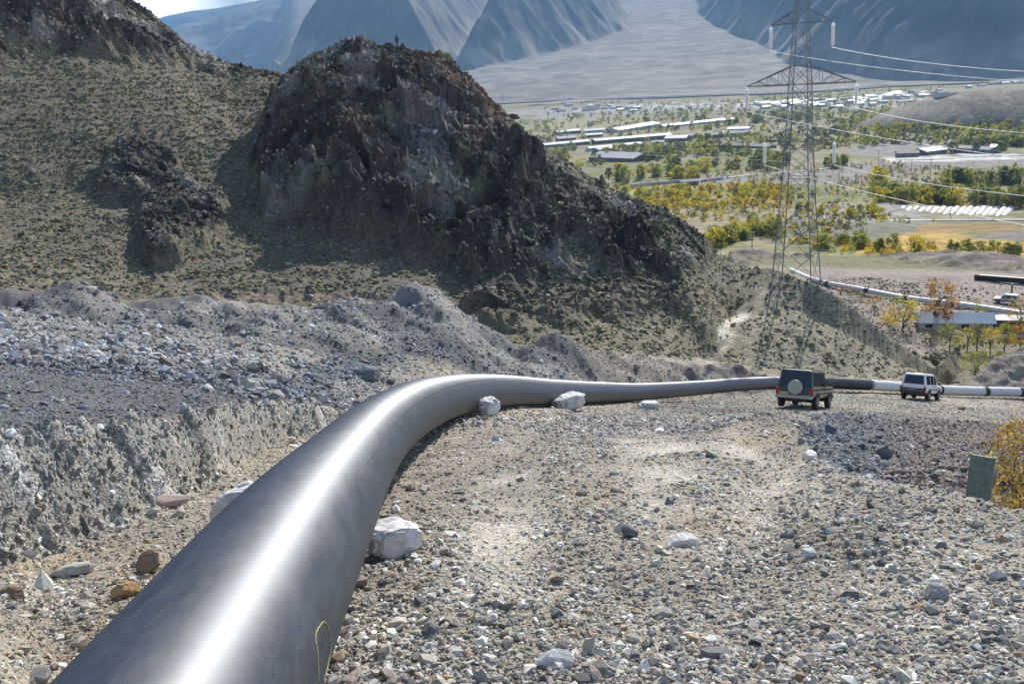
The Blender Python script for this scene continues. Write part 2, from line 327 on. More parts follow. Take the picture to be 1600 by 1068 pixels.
gul = 1-np.abs(vn(XX*1.0+YY*0.9, YY*0.12, 0, 3.0, 61))
Z += spoil*((0.62*rngm+0.05)*fbm(XX, YY, 0, 5, 3, 63)+0.26*rngm*fbm(XX, YY, 0, 1.4, 4, 65)-0.30*rngm*gul**3*ss(950, 1150, PX)+0.22*rngm*(gul-0.5))
Z += spoil*rngm*ss(0, 6, RG-r_top)*(0.5*ridged(XX, YY, 0, 6.5, 4, 67, .55)-.5)
Z += bank*(0.25*ridged(XX, YY, 0, 2.2, 3, 71)-0.2)
# cut face: steep gouges left by the digger
g1 = ridged(YY*1.0+XX*.15, XX*.25+Z0*.3, 0, 0.42, 4, 81)
Z += leftcut*(0.10*g1+0.07*fbm(XX, YY, 0, 0.25, 3, 83))
road = np.clip(1-spoil-leftcut-hillw, 0, 1)*tapm*ss(1.2, 2.5, RG)
Z += road*(0.022*fbm(XX, YY, 0, 0.9, 3, 91)+0.012*fbm(XX, YY, 0, 0.22, 3, 93)*ss(30, 10, RG)+0.05*rngm*fbm(XX, YY, 0, 3, 2, 95))
gully = poly_w([(1235, 655), (1300, 650), (1400, 655), (1620, 660), (1700, 800), (1600, 795), (1450, 765), (1325, 742), (1270, 716)], 6)*(RG > r_foot)
Z += gully*(0.25*fbm(XX, YY, 0, 3.0, 3, 96)+0.10*ridged(XX, YY, 0, 1.0, 3, 97)*ss(1,3,RG-r_foot)-.75*ss(0, 3, RG-r_foot)*ss(45, 25, RG))
# dozer track ribs and wheel ruts pressed in the bench
ribs = poly_w([(1190, 790), (1330, 785), (1440, 855), (1340, 890), (1230, 860)], 22)*(RG < r_foot+1)
Z += ribs*0.028*np.sin((YY*1.0+XX*0.12)*2*math.pi/0.21)
def band(xa, ya, xb, yb, wd):
    t = ((XX-xa)*(xb-xa)+(YY-ya)*(yb-ya))/((xb-xa)**2+(yb-ya)**2)
    d = np.abs((XX-xa)*(yb-ya)-(YY-ya)*(xb-xa))/math.hypot(xb-xa, yb-ya)
    return ss(wd*1.5, wd*0.4, d+0.12*N2)*ss(-0.15, 0.1, t)*ss(1.2, 0.9, t)
q1, q2 = G(760, 1000), G(800, 690); q3, q4 = G(1150, 860), G(985, 655); q5, q6 = G(1330, 850), G(1120, 668)
track = ss(-.9, .7, fbm(XX, YY, 0, .8, 3, 117))*np.clip(band(q1[0], q1[1], q2[0], q2[1], 0.32)*0.9+band(q3[0], q3[1], q4[0], q4[1], 0.5)+band(q5[0], q5[1], q6[0], q6[1], 0.3)*.8, 0, 1)*road*(RG < 30)
Z -= track*0.05
Z += track*.010*np.sin(2*math.pi*(YY*1.0+.3*XX)/.11)*ss(14, 9, RG)*ss(-.1, .5, vn(XX, YY, 0, .7, 119))
# terrace dug flat behind the knoll: small heaps
terr = (RG > 112)*ss(1180, 1230, PX)*(RG < 205)*(RG > r_L+4)
Z += terr*0.22*fbm(XX, YY, 0, 6, 3, 99)
berm = poly_w([(1140, 402), (1215, 390), (1240, 372), (1330, 388), (1380, 388), (1480, 400), (1620, 410), (1620, 425), (1480, 415), (1400, 405), (1300, 393), (1240, 402), (1140, 412)], 4)*(RG > 160)
Z += berm*(1.6+0.8*fbm(XX, YY, 0, 7, 2, 101))
# bed for the pipeline
sel = (RG < 110) & (np.abs(AZ)[None, :] < math.radians(60))
xs, ys = XX[sel], YY[sel]; best = np.full(xs.shape, 1e9); bz = np.zeros(xs.shape)
cl = np.interp(np.arange(len(PATH)), *zip(*[(0, 0.10), (60, 0.10), (np.argmin(np.abs(PATH[:, 0]-5)), 0.12), (np.argmin(np.abs(PATH[:, 0]-9)), 0.42), (np.argmin(np.abs(PATH[:, 0]-17)), 0.40), (np.argmin(np.abs(PATH[:, 0]-28)), 0.15), (len(PATH), 0.15)]))
for q in range(0, len(PATH), 3):
    c = PATH[q]; d = (xs-c[0])**2+(ys-c[1])**2; m = d < best; best[m] = d[m]; bz[m] = c[2]-0.41-cl[q]
wgt = ss(1.9, 0.7, np.sqrt(best))
zz = Z[sel]; nzz = Z[sel]*0
Z[sel] = zz*(1-wgt)+wgt*np.where(zz > bz, bz, np.minimum(bz, zz*0.35+bz*0.65))+wgt*0.012*N2[sel]

# --- soil colours (albedo of each material, no light in them)
def C(*c): return np.array(c)[None, None, :]
def mixc(a, b, t): return a*(1-t[..., None])+b*t[..., None]
COL = np.zeros(XX.shape+(3,))+C(.30, .263, .208)
COL = mixc(COL, C(.205, .18, .15), ss(-0.2, 0.9, N1))
COL = mixc(COL, C(.45, .41, .345), track*0.95)
COL = mixc(COL, C(.34, .26, .17), ss(0.5, 1.0, fbm(XX, YY, 0, 1.7, 2, 111))*0.6*(RG < 30))
grey = mixc(C(.235, .22, .20)+0*COL, C(.12, .118, .12), ss(-0.3, 0.5, fbm(XX, YY, 0, 6, 3, 69)))
COL = mixc(COL, grey, spoil)
COL = mixc(COL, C(.27, .23, .19), spoil*ss(850, 1000, PX)*0.9)
COL = mixc(COL, C(.17, .13, .115), spoil*ss(900, 1100, PX)*ss(0.0, 0.7, fbm(XX+YY, YY*.3, 0, 4, 2, 113))*0.8)
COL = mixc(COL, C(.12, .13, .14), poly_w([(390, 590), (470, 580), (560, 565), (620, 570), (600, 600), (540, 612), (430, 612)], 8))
COL = mixc(COL, C(.30, .275, .23), poly_w([(300, 500), (420, 510), (560, 560), (480, 585), (340, 560)], 25)*0.7)
COL = mixc(COL, mixc(C(.30, .283, .245)+0*COL, C(.50, .49, .46), ss(0.1, 0.8, vn(YY, XX*.3, Z0*.35, 0.22, 7)+.4*vn(XX, YY, Z0, .9, 8))), leftcut)
COL = mixc(COL, C(.19, .155, .13), gully*ss(1320, 1420, PX))
COL = mixc(COL, C(.12, .13, .145), gully*ss(1440, 1340, PX)*0.85)
shr = mixc(C(.135, .118, .085)+0*COL, C(.165, .145, .105), ss(-0.4, 0.6, N1))
COL = mixc(COL, shr, hillw)
COL = mixc(COL, C(.20, .18, .115), hillw*ss(720, 860, PX)*0.7)
COL = mixc(COL, C(.30, .265, .19), hillw*ss(1100, 1180, PX)*0.75)
COL = mixc(COL, C(.20, .15, .11), bank*0.9)
tonal = fbm(XX, YY, Z0*1.4, 7, 3, 121)
rockc = mixc(C(.065, .056, .05)+0*COL, C(.29, .265, .24), ss(0.0, 0.85, tonal+.25*fbm(XX, YY, Z0*1.4, 1.6, 2, 122)))
rockc = mixc(rockc, C(.19, .115, .075), ss(-.2, 0.4, fbm(XX, YY, Z0, 8, 4, 123))*ss(400, 150, PY)*0.8*(.15+.85*ss(400, 450, PX)))
rockc = mixc(rockc, C(.19, .18, .10), ss(0.35, 0.8, fbm(XX, YY, Z0, 5, 3, 125))*0.7)
rockc = mixc(rockc, C(.36, .35, .34), poly_w([(640, 240), (700, 225), (735, 300), (690, 360), (630, 350)], 22)*0.35)
COL = mixc(COL, rockc, np.clip(CR*1.15, 0, 1))
COL = mixc(COL, C(.62, .58, .48), poly_w([(1128, 505), (1150, 485), (1180, 487), (1172, 505), (1140, 528), (1115, 535)], 6))
COL = mixc(COL, C(.50, .44, .34), poly_w([(1090, 560), (1130, 530), (1160, 505), (1200, 440), (1216, 425), (1190, 470), (1140, 545), (1110, 565)], 6)*0.6)
COL = mixc(COL, C(.30, .245, .215), np.clip(terr*ss(112, 125, RG), 0, 1)*ss(1240, 1290, PX))
COL = mixc(COL, C(.155, .12, .115), berm*ss(-0.6, 0.4, fbm(XX, YY, 0, 5, 3, 131)+0.4))
COL = mixc(COL, C(.19, .175, .10), ss(206, 214, RG)*(1-berm))
lowt = (RG > 96)*ss(1440, 1480, PX)*(PY > 495)*(RG < 140)
COL = mixc(COL, C(.18, .155, .10), np.clip(lowt, 0, 1)*0.8)
COL *= (1+0.18*fbm(XX, YY, Z0, 0.8, 3, 141)[..., None])
COL = np.clip(COL, 0.02, 0.8)

def ground_mat(name, bumpd, s1, s2):
    m = bpy.data.materials.new(name); m.use_nodes = True; n = m.node_tree.nodes; L = m.node_tree.links
    b = n['Principled BSDF']; b.inputs['Roughness'].default_value = 0.95; b.inputs['Specular IOR Level'].default_value = 0.2
    a = n.new('ShaderNodeAttribute'); a.attribute_name = 'tint'; tc = n.new('ShaderNodeTexCoord')
    v = n.new('ShaderNodeTexVoronoi'); v.inputs['Scale'].default_value = s1; v.inputs['Randomness'].default_value = 1
    no = n.new('ShaderNodeTexNoise'); no.inputs['Scale'].default_value = s2; no.inputs['Detail'].default_value = 7; no.inputs['Roughness'].default_value = 0.7
    L.new(tc.outputs['Object'], v.inputs['Vector']); L.new(tc.outputs['Object'], no.inputs['Vector'])
    sep = n.new('ShaderNodeSeparateColor'); L.new(v.outputs['Color'], sep.inputs[0])
    m1 = n.new('ShaderNodeMapRange'); m1.inputs['To Min'].default_value = 0.72; m1.inputs['To Max'].default_value = 1.3; L.new(sep.outputs[0], m1.inputs['Value'])
    m2 = n.new('ShaderNodeMapRange'); m2.inputs['From Min'].default_value = 0.3; m2.inputs['From Max'].default_value = 0.7; m2.inputs['To Min'].default_value = 0.7; m2.inputs['To Max'].default_value = 1.3; L.new(no.outputs['Fac'], m2.inputs['Value'])
    mm = n.new('ShaderNodeMath'); mm.operation = 'MULTIPLY'; L.new(m1.outputs[0], mm.inputs[0]); L.new(m2.outputs[0], mm.inputs[1])
    sc = n.new('ShaderNodeVectorMath'); sc.operation = 'SCALE'; L.new(a.outputs['Color'], sc.inputs[0]); L.new(mm.outputs[0], sc.inputs['Scale']); L.new(sc.outputs[0], b.inputs['Base Color'])
    hh = n.new('ShaderNodeMath'); hh.operation = 'MULTIPLY_ADD'; L.new(v.outputs['Distance'], hh.inputs[0]); hh.inputs[1].default_value = -0.7; L.new(no.outputs['Fac'], hh.inputs[2])
    bp = n.new('ShaderNodeBump'); bp.inputs['Strength'].default_value = 1; bp.inputs['Distance'].default_value = bumpd
    L.new(hh.outputs[0], bp.inputs['Height']); L.new(bp.outputs[0], b.inputs['Normal'])
    return m
M_grav = ground_mat('gravel_soil', 0.02, 38, 14)
M_slope = ground_mat('slope_soil', 0.12, 5.0, 2.2)
M_rock = ground_mat('crag_rock', 0.25, 2.2, 1.3)
M_val = ground_mat('valley_soil', 0.3, 0.35, 0.12)

nr, na = XX.shape
VID = np.arange(nr*na).reshape(nr, na)
VCO = np.stack([XX, YY, Z], -1).reshape(-1, 3); VCOL = COL.reshape(-1, 3)
def sub(name, cellmask, m):
    c = cellmask
    f = np.stack([VID[:-1, :-1][c], VID[:-1, 1:][c], VID[1:, 1:][c], VID[1:, :-1][c]], -1)
    u, inv = np.unique(f.ravel(), return_inverse=True)
    f = inv.reshape(-1, 4)[:, ::-1]
    return tag(mesh_np(name, VCO[u], f, m, col=VCOL[u]), kind='structure')
rc = RG[:-1, :-1]; CRc = CR[:-1, :-1]
near = rc < np.broadcast_to(r_H, RG.shape)[:-1, :-1]-2
hillc = (~near) & (rc < np.broadcast_to(r_M, RG.shape)[:-1, :-1])
sub('ground', near, M_grav)
sub('hill', hillc, M_slope).data.shade_flat()
sub('terrace', (~near) & (~hillc), M_slope)
# ground straight below the camera
th = AZ; ring = np.stack([0.6*np.sin(th), 0.6*np.cos(th), Z[0]], -1)
mesh_np('ground', np.vstack([ring, [[0, 0, Z[0].mean()]]]), np.stack([np.arange(len(th)-1), np.full(len(th)-1, len(th)), np.arange(1, len(th))], -1), M_grav,
        col=np.full((len(th)+1, 3), .25))['kind'] = 'structure'

# height lookup on the built ground
def height(x, y):
    a = np.arctan2(x, y); r = np.hypot(x, y)
    i = np.clip(np.searchsorted(RR, r)-1, 0, nr-2); j = np.clip(np.searchsorted(AZ, a)-1, 0, na-2)
    u = np.clip((r-RR[i])/(RR[i+1]-RR[i]), 0, 1); v = np.clip((a-AZ[j])/(AZ[j+1]-AZ[j]), 0, 1)
    z = Z[i, j]*(1-u)*(1-v)+Z[i+1, j]*u*(1-v)+Z[i, j+1]*(1-u)*v+Z[i+1, j+1]*u*v
    return np.where(r > 244, vz(r), z)
def lookup(A, x, y):
    a = np.arctan2(x, y); r = np.hypot(x, y)
    i = np.clip(np.searchsorted(RR, r)-1, 0, nr-1); j = np.clip(np.searchsorted(AZ, a)-1, 0, na-1)
    return A[i, j]
def hit(px, py, r0=2.0, r1=3000, n=4000):   # first meeting of a sight line with the ground, from range r0 on
    d = ray(px, py); d = d/math.hypot(d[0], d[1])
    r = np.exp(np.linspace(math.log(r0), math.log(r1), n)); z = height(d[0]*r, d[1]*r)
    k = np.argmax(d[2]*r < z); return Vector((d[0]*r[k], d[1]*r[k], z[k]))
def normal_at(x, y, e=0.8):
    hx = (height(x+e, y)-height(x-e, y))/(2*e); hy = (height(x, y+e)-height(x, y-e))/(2*e)
    return Vector((-float(hx), -float(hy), 1)).normalized()


# ------------------------------------------------------------ pipelines
def tube_path(pts, r, n=48, name='pipe', m=None, parent=None, caps=True, col=None):
    T = np.gradient(pts, axis=0); T /= np.linalg.norm(T, axis=1)[:, None]
    side = np.cross(T, [0, 0, 1.0]); side /= np.linalg.norm(side, axis=1)[:, None]; up = np.cross(side, T)
    th = np.arange(n)*2*np.pi/n
    co = pts[:, None]+r*(np.cos(th)[None, :, None]*side[:, None]+np.sin(th)[None, :, None]*up[:, None])
    k = len(pts); idx = np.arange(k*n).reshape(k, n); nx = np.roll(idx, -1, 1)
    f = np.stack([idx[:-1], nx[:-1], nx[1:], idx[1:]], -1).reshape(-1, 4)[:, ::-1]
    fs = [f]
    if caps: fs += [np.array([list(range(n))]), np.array([list(range(k*n-n, k*n))[::-1]])]
    o = mesh_np(name, co.reshape(-1, 3), fs, m, parent=parent); at_ = o.data.attributes.new('axis', 'FLOAT_VECTOR', 'POINT'); at_.data.foreach_set('vector', np.repeat(T, n, 0).astype(np.float32).ravel())
    return o, side, up
def steel(name, base, rough):
    m = bpy.data.materials.new(name); m.use_nodes = True; n = m.node_tree.nodes; L = m.node_tree.links; b = n['Principled BSDF']
    tc = n.new('ShaderNodeTexCoord'); no = n.new('ShaderNodeTexNoise'); no.inputs['Scale'].default_value = 3.5; no.inputs['Detail'].default_value = 9; no.inputs['Roughness'].default_value = 0.7; no.inputs['Distortion'].default_value = 0.1
    mp = n.new('ShaderNodeMapping'); mp.inputs['Scale'].default_value = (1.6, .55, 1.6); mp.inputs['Rotation'].default_value = (0, 0, .12); L.new(tc.outputs['Object'], mp.inputs['Vector']); L.new(mp.outputs[0], no.inputs['Vector'])
    r = n.new('ShaderNodeMapRange'); r.inputs['From Min'].default_value = 0.35; r.inputs['From Max'].default_value = 0.68; r.inputs['To Min'].default_value = rough-0.03; r.inputs['To Max'].default_value = rough+0.05
    L.new(no.outputs['Fac'], r.inputs['Value']); L.new(r.outputs[0], b.inputs['Roughness'])
    c = n.new('ShaderNodeValToRGB'); c.color_ramp.elements[0].color = (*[x*0.85 for x in base], 1); c.color_ramp.elements[1].color = (*[x*1.2 for x in base], 1)
    c.color_ramp.elements[0].position = 0.35; c.color_ramp.elements[1].position = 0.7
    L.new(no.outputs['Fac'], c.inputs[0])
    n3 = n.new('ShaderNodeTexNoise'); n3.inputs['Scale'].default_value = 9; n3.inputs['Detail'].default_value = 10; n3.inputs['Roughness'].default_value = 0.75; m3 = n.new('ShaderNodeMapping'); m3.inputs['Scale'].default_value = (2.2, .5, 1.2); m3.inputs['Rotation'].default_value = (.5, .4, .5); L.new(tc.outputs['Object'], m3.inputs['Vector']); L.new(m3.outputs[0], n3.inputs['Vector'])
    rr = n.new('ShaderNodeMapRange'); rr.inputs['From Min'].default_value = 0.46; rr.inputs['From Max'].default_value = 0.72; rr.inputs['To Max'].default_value = 0.4; L.new(n3.outputs['Fac'], rr.inputs['Value'])
    mx = n.new('ShaderNodeMix'); mx.data_type = 'RGBA'; L.new(rr.outputs[0], mx.inputs['Factor']); L.new(c.outputs[0], mx.inputs['A']); mx.inputs['B'].default_value = (.20, .195, .185, 1)
    mt = n.new('ShaderNodeMapRange'); mt.inputs['To Min'].default_value = .9; mt.inputs['To Max'].default_value = .35; L.new(rr.outputs[0], mt.inputs['Value']); L.new(mt.outputs[0], b.inputs['Metallic'])
    L.new(mx.outputs['Result'], b.inputs['Base Color']); b.inputs['Metallic'].default_value = 0.85; b.inputs['Anisotropic'].default_value = 0.6; ta = n.new('ShaderNodeAttribute'); ta.attribute_name = 'axis'; L.new(ta.outputs['Vector'], b.inputs['Tangent'])
    n2 = n.new('ShaderNodeTexNoise'); n2.inputs['Scale'].default_value = 1.3; n2.inputs['Detail'].default_value = 3; L.new(tc.outputs['Object'], n2.inputs['Vector'])
    bp = n.new('ShaderNodeBump'); bp.inputs['Distance'].default_value = 0.0003; bp.inputs['Strength'].default_value = 0.5; L.new(n2.outputs['Fac'], bp.inputs['Height']); L.new(bp.outputs[0], b.inputs['Normal'])
    return m
M_pipe = steel('polyethylene_coating', (.15, .16, .178), .57)
M_black = mat('black_coating', (.018, .018, .022), .5, var=.3)
M_whitep = mat('white_coating', (.62, .63, .62), .45, var=.08, vscale=1.5)
ie = int(np.argmin(np.abs(PATH[:, 0]-25.6)))
pl = empty('pipeline', tuple(PATH[20])); tag(pl, 'long grey-black coated steel pipeline curving down the gravel bench', 'pipeline')
inv = Matrix.Translation(-Vector(PATH[20]))
def child(o, root):
    o.parent = root; o.matrix_parent_inverse = Matrix.Translation(-Vector(root.location)) if root.rotation_mode != 'QUATERNION' else (Matrix.Translation(root.location) @ root.rotation_quaternion.to_matrix().to_4x4()).inverted()
    return o
i2 = int(np.argmin(np.abs(PATH[:, 0]-19.0)))
o, S_, U_ = tube_path(PATH[:i2+1], 0.41, name='pipe_run', m=M_pipe); child(o, pl)
o, _, _ = tube_path(PATH[i2:ie+1], 0.408, name='bare_end', m=M_black); child(o, pl)
tag(o, 'matt black stretch at the end of the pipeline')
# scored seam line on the coating and a looped chalk mark
def on_pipe(i, ang, r=0.4105):
    a = int(i); t = float(i)-a; q = PATH[a]*(1-t)+PATH[a+1]*t
    return q+r*(math.cos(ang)*S_[a]+math.sin(ang)*U_[a])
_ii = np.arange(0, 140, .2); _an = np.radians(np.arange(-60, 120, 1.0)); _S = np.array([[on_pipe(i, a) for a in _an] for i in _ii]); _sx, _sy = project(_S[..., 0], _S[..., 1], _S[..., 2]); _sy[_S[..., 1] < 1.5] = 1e6
_N = np.array([[math.cos(a)*S_[int(i)]+math.sin(a)*U_[int(i)] for a in _an] for i in _ii]); _sy[(_N*_S).sum(-1) > -.12] = 1e6
def on_coating(targets, n):        # lay a mark on the coating through the given spots
    T_ = [];
    for tx, ty in targets:
        k = np.unravel_index(np.argmin((_sx-tx)**2+(_sy-ty)**2), _sx.shape); T_.append((_ii[k[0]], _an[k[1]]))
    T_ = np.array(T_, float); T_ = catmull(np.column_stack([T_*[1, 5], np.zeros(len(T_))]), .05)[:, :2]/[1, 5]
    for _ in range(5): T_[1:-1] = .5*T_[1:-1]+.25*(T_[:-2]+T_[2:])
    return np.array([on_pipe(a, b, .4108) for a, b in T_])
sp = on_coating([(575, 722), (590, 698), (620, 655), (650, 630), (690, 608), (730, 597), (775, 592)], 80)
o, _, _ = tube_path(sp, 0.006, 5, 'seam', M_black); child(o, pl)
M_chalk = mat('chalk', (.27, .31, .12), .95, var=.6, vscale=60)
cp = on_coating([(497, 1064), (495, 1020), (495, 990), (500, 975), (506, 971), (511, 977), (514, 992), (514, 1020), (507, 1062)], 60)
o, _, _ = tube_path(np.array(cp), 0.0032, 5, 'chalk_loop', M_chalk); child(o, pl); tag(o, 'yellow-green chalk loop drawn on the coating')

wp = empty('white_pipeline', tuple(PATH[ie+4])); tag(wp, 'white coated pipeline with black joint bands beyond the road bend', 'pipeline')
o, _, _ = tube_path(PATH[ie+1:], 0.385, name='pipe_run', m=M_whitep); child(o, wp)
for px in (1462, 1536, 1592):
    t_, _ = project(PATH[:, 0], PATH[:, 1], PATH[:, 2]); k = int(np.argmin(np.abs(t_-px)+1e3*(np.arange(len(PATH)) < ie)))
    o, _, _ = tube_path(PATH[k:k+3], 0.395, name='joint_band', m=M_black); child(o, wp)

# ------------------------------------------------------------ valley floor
def in_poly(x, y, PXa, PYa, pts, soft, n):
    pts = np.array(pts, float); ins = np.zeros(x.shape, bool); dd = np.full(x.shape, 1e9); x = PXa; y = PYa
    for i in range(len(pts)):
        a, b = pts[i], pts[(i+1) % len(pts)]
        c = ((a[1] > y) != (b[1] > y)) & (x < (b[0]-a[0])*(y-a[1])/((b[1]-a[1]) or 1e-9)+a[0]); ins ^= c
        t = np.clip(((x-a[0])*(b[0]-a[0])+(y-a[1])*(b[1]-a[1]))/((b[0]-a[0])**2+(b[1]-a[1])**2+1e-9), 0, 1)
        dd = np.minimum(dd, np.hypot(x-a[0]-t*(b[0]-a[0]), y-a[1]-t*(b[1]-a[1])))
    return ss(-soft, soft, np.where(ins, dd, -dd)+n*soft)
vA = np.concatenate([np.radians(np.arange(-75, -32, 1.5)), np.arange(math.radians(-32), math.radians(34), math.radians(0.14)), np.radians(np.arange(34, 76, 1.5))])
vR = np.exp(np.arange(math.log(243), math.log(3300), 0.0055))
vX = vR[:, None]*np.sin(vA); vY = vR[:, None]*np.cos(vA); vRG = vR[:, None]+0*vX
def mound(x, y):
    c = P(1560, 140, 1010); ax = np.array([math.cos(-0.1), math.sin(-0.1)]); dx, dy = x-c[0], y-c[1]
    u = dx*ax[0]+dy*ax[1]; v = -dx*ax[1]+dy*ax[0]
    e = np.where(u < 0, np.abs(u)/125, np.maximum(u-60, 0)/160)**2+(v/95)**2
    return 31*np.maximum(0, 1-e)**0.85
vZ = vz(vRG)+0.5*fbm(vX, vY, 0, 40, 3, 201)*ss(243, 290, vRG)+mound(vX, vY)
vPX, vPY = project(vX, vY, vZ); vN = fbm(vX, vY, 0, 60, 4, 203); vN2 = fbm(vX, vY*0.5, 0, 14, 3, 205)
def vp(pts, soft): return in_poly(vX, vY, vPX, vPY, pts, soft, vN2)
vC = np.zeros(vX.shape+(3,))+C(.25, .215, .12)
vC = mixc(vC, C(.155, .16, .055), ss(-0.2, 0.5, vN)); vC = mixc(vC, C(.21, .19, .14), ss(0.2, 0.8, vN2)*0.5)
vC = mixc(vC, C(.42, .26, .06), vp([(1335, 398), (1345, 372), (1440, 358), (1500, 366), (1620, 380), (1620, 404), (1450, 404), (1400, 392)], 3))
vC = mixc(vC, C(.26, .16, .06), vp([(1430, 362), (1440, 350), (1600, 345), (1640, 352), (1600, 360), (1500, 364)], 3)*0.8)
vC = mixc(vC, C(.19, .165, .14), vp([(1500, 372), (1640, 352), (1640, 382), (1560, 376)], 3))
vC = mixc(vC, C(.16, .16, .11), vp([(1200, 360), (1300, 350), (1430, 350), (1430, 362), (1340, 380), (1200, 385)], 4))
vC = mixc(vC, C(.205, .185, .165), vp([(1080, 280), (1240, 268), (1400, 250), (1640, 246), (1640, 258), (1440, 268), (1350, 285), (1220, 290), (1090, 290)], 3))
vC = mixc(vC, C(.21, .205, .185), vp([(1300, 240), (1430, 205), (1550, 215), (1500, 230), (1400, 242)], 3))
vC = mixc(vC, C(.55, .53, .50), vp([(1375, 248), (1450, 240), (1640, 240), (1640, 247), (1520, 250), (1390, 252)], 2)*ss(-0.6, 0.3, vN2))
vC = mixc(vC, C(.29, .24, .08), vp([(970, 300), (1010, 288), (1240, 286), (1240, 318), (1060, 325), (980, 315)], 3)*ss(-0.5, 0.4, vN2))
vC = mixc(vC, C(.27, .25, .24), vp([(1240, 322), (1420, 318), (1450, 345), (1240, 350)], 3)*0.8)
vC = mixc(vC, C(.30, .27, .15), vp([(800, 200), (880, 185), (1010, 182), (1000, 196), (880, 204)], 3)*0.8)
vC = mixc(vC, C(.30, .30, .31), vp([(780, 175), (900, 165), (1240, 158), (1480, 140), (1480, 165), (1240, 172), (1000, 178), (860, 186)], 3)*(0.4+0.6*ss(-0.5, 0.5, vN2)))
vC = mixc(vC, C(.55, .55, .55), vp([(860, 175), (1000, 162), (1240, 156), (1400, 150), (1470, 148), (1440, 162), (1250, 166), (1100, 166), (960, 172)], 2)*ss(0.0, 0.6, vN2+0.3*vN))
md = mound(vX, vY)
vC = mixc(vC, mixc(C(.16, .145, .11)+0*vC, C(.24, .21, .16), ss(-.2, .6, vN2)), ss(0.5, 3, md))
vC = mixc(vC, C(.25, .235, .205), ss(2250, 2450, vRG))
idx = np.arange(vX.size).reshape(vX.shape)
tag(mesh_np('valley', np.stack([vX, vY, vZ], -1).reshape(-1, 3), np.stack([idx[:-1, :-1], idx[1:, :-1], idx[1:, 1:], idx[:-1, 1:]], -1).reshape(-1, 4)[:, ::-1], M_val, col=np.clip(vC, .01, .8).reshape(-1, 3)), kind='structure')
def vheight(x, y): return vz(np.hypot(x, y))+mound(x, y)
def gz(x, y):
    r = math.hypot(x, y); return float(height(x, y)) if r < 244 else float(vheight(x, y))
def vhit(px, py, r0=243):
    d = ray(px, py); d = d/math.hypot(d[0], d[1]); r = np.exp(np.linspace(math.log(r0), math.log(3300), 5000)); z = vheight(d[0]*r, d[1]*r)
    m = d[2]*r < z; k = np.argmax(m) if m.any() else len(r)-1
    return Vector((d[0]*r[k], d[1]*r[k], z[k]))
def strip(name, pts, width, m, lift=0.25, kind='structure'):
    q = np.array([vhit(*p) for p in pts]); q = catmull(q, 8.0); T = np.gradient(q, axis=0)[:, :2]; T /= np.linalg.norm(T, axis=1)[:, None]
    sd_ = np.stack([T[:, 1], -T[:, 0]], -1); k = len(q); co = []
    for s_ in (-1, 1):
        xy = q[:, :2]+s_*sd_*width/2; co.append(np.column_stack([xy, vheight(xy[:, 0], xy[:, 1])+lift]))
    co = np.vstack(co); i = np.arange(k-1); f = np.stack([i, i+1, k+i+1, k+i], -1)
    bot = co.copy(); bot[:, 2] -= lift+1.5; co = np.vstack([co, bot]); o2 = 2*k
    f = np.vstack([f, np.stack([i, i+o2, i+1+o2, i+1], -1), np.stack([i+k, i+k+1, i+1+k+o2, i+k+o2], -1)])
    return tag(mesh_np(name, co, f, m, smooth=False), kind=kind)
M_road = mat('pale_track', (.50, .48, .44), .9, var=.25, vscale=.1)
M_asph = mat('asphalt', (.12, .12, .125), .9, var=.2, vscale=.1)
strip('road', [(985, 291), (1060, 284), (1120, 279), (1200, 271), (1260, 267), (1330, 258)], 3.2, M_road)
strip('road', [(1240, 347), (1330, 346), (1420, 344.5), (1520, 344), (1640, 344)], 2.6, M_road)
strip('road', [(1400, 250), (1480, 248), (1540, 244), (1640, 243)], 4, M_road)
strip('road', [(1150, 236), (1230, 232), (1290, 228), (1350, 221)], 4, M_road)
strip('road', [(1160, 208), (1240, 200), (1320, 188), (1372, 181)], 8, M_asph)
strip('road', [(700, 168), (800, 162), (900, 157), (1020, 154), (1130, 150), (1240, 146.5), (1340, 140), (1400, 136), (1700, 124)], 22, M_asph, 2.5)
strip('road', [(700, 165), (800, 159.5), (900, 155), (1020, 152), (1130, 148), (1240, 144.5), (1340, 138)], 12, M_road, 2.5)

# ------------------------------------------------------------ mountains
MR0 = 2650.0
def apron(x, y):
    r = np.hypot(x, y); t = np.maximum(r-2470, 0)
    a = np.arctan2(x, y); g = ss(math.radians(-14.5), math.radians(-10.5), a)
    return -99+(0.066*t+1.9e-5*t*t)*g+(1-g)*0.02*t
def ahit(px, py, dr=0):
    d = ray(px, py); d = d/math.hypot(d[0], d[1]); r = np.linspace(2310, 9000, 6000); m = d[2]*r < apron(d[0]*r, d[1]*r)
    k = (len(r)-1) if not m.any() else int(np.argmax(m)); q = (r[k]+dr); return (d[0]*q, d[1]*q)
def az_pt(px, py, r):
    d = P(px, py, r); return (d[0], d[1])
def seg_inside(x, y, pts):
    ins = np.zeros(x.shape, bool); dd = np.full(x.shape, 1e9)
    for i in range(len(pts)):
        a, b = pts[i], pts[(i+1) % len(pts)]
        c = ((a[1] > y) != (b[1] > y)) & (x < (b[0]-a[0])*(y-a[1])/((b[1]-a[1]) or 1e-9)+a[0]); ins ^= c
        t = np.clip(((x-a[0])*(b[0]-a[0])+(y-a[1])*(b[1]-a[1]))/((b[0]-a[0])**2+(b[1]-a[1])**2+1e-9), 0, 1)
        dd = np.minimum(dd, np.hypot(x-a[0]-t*(b[0]-a[0]), y-a[1]-t*(b[1]-a[1])))
    return np.where(ins, dd, -dd)
mA = np.radians(np.arange(-46, 48, 0.11)); mR = np.concatenate([np.arange(2260, 6000, 14), np.arange(6000, 9600, 30)])
mX = mR[:, None]*np.sin(mA); mY = mR[:, None]*np.cos(mA)
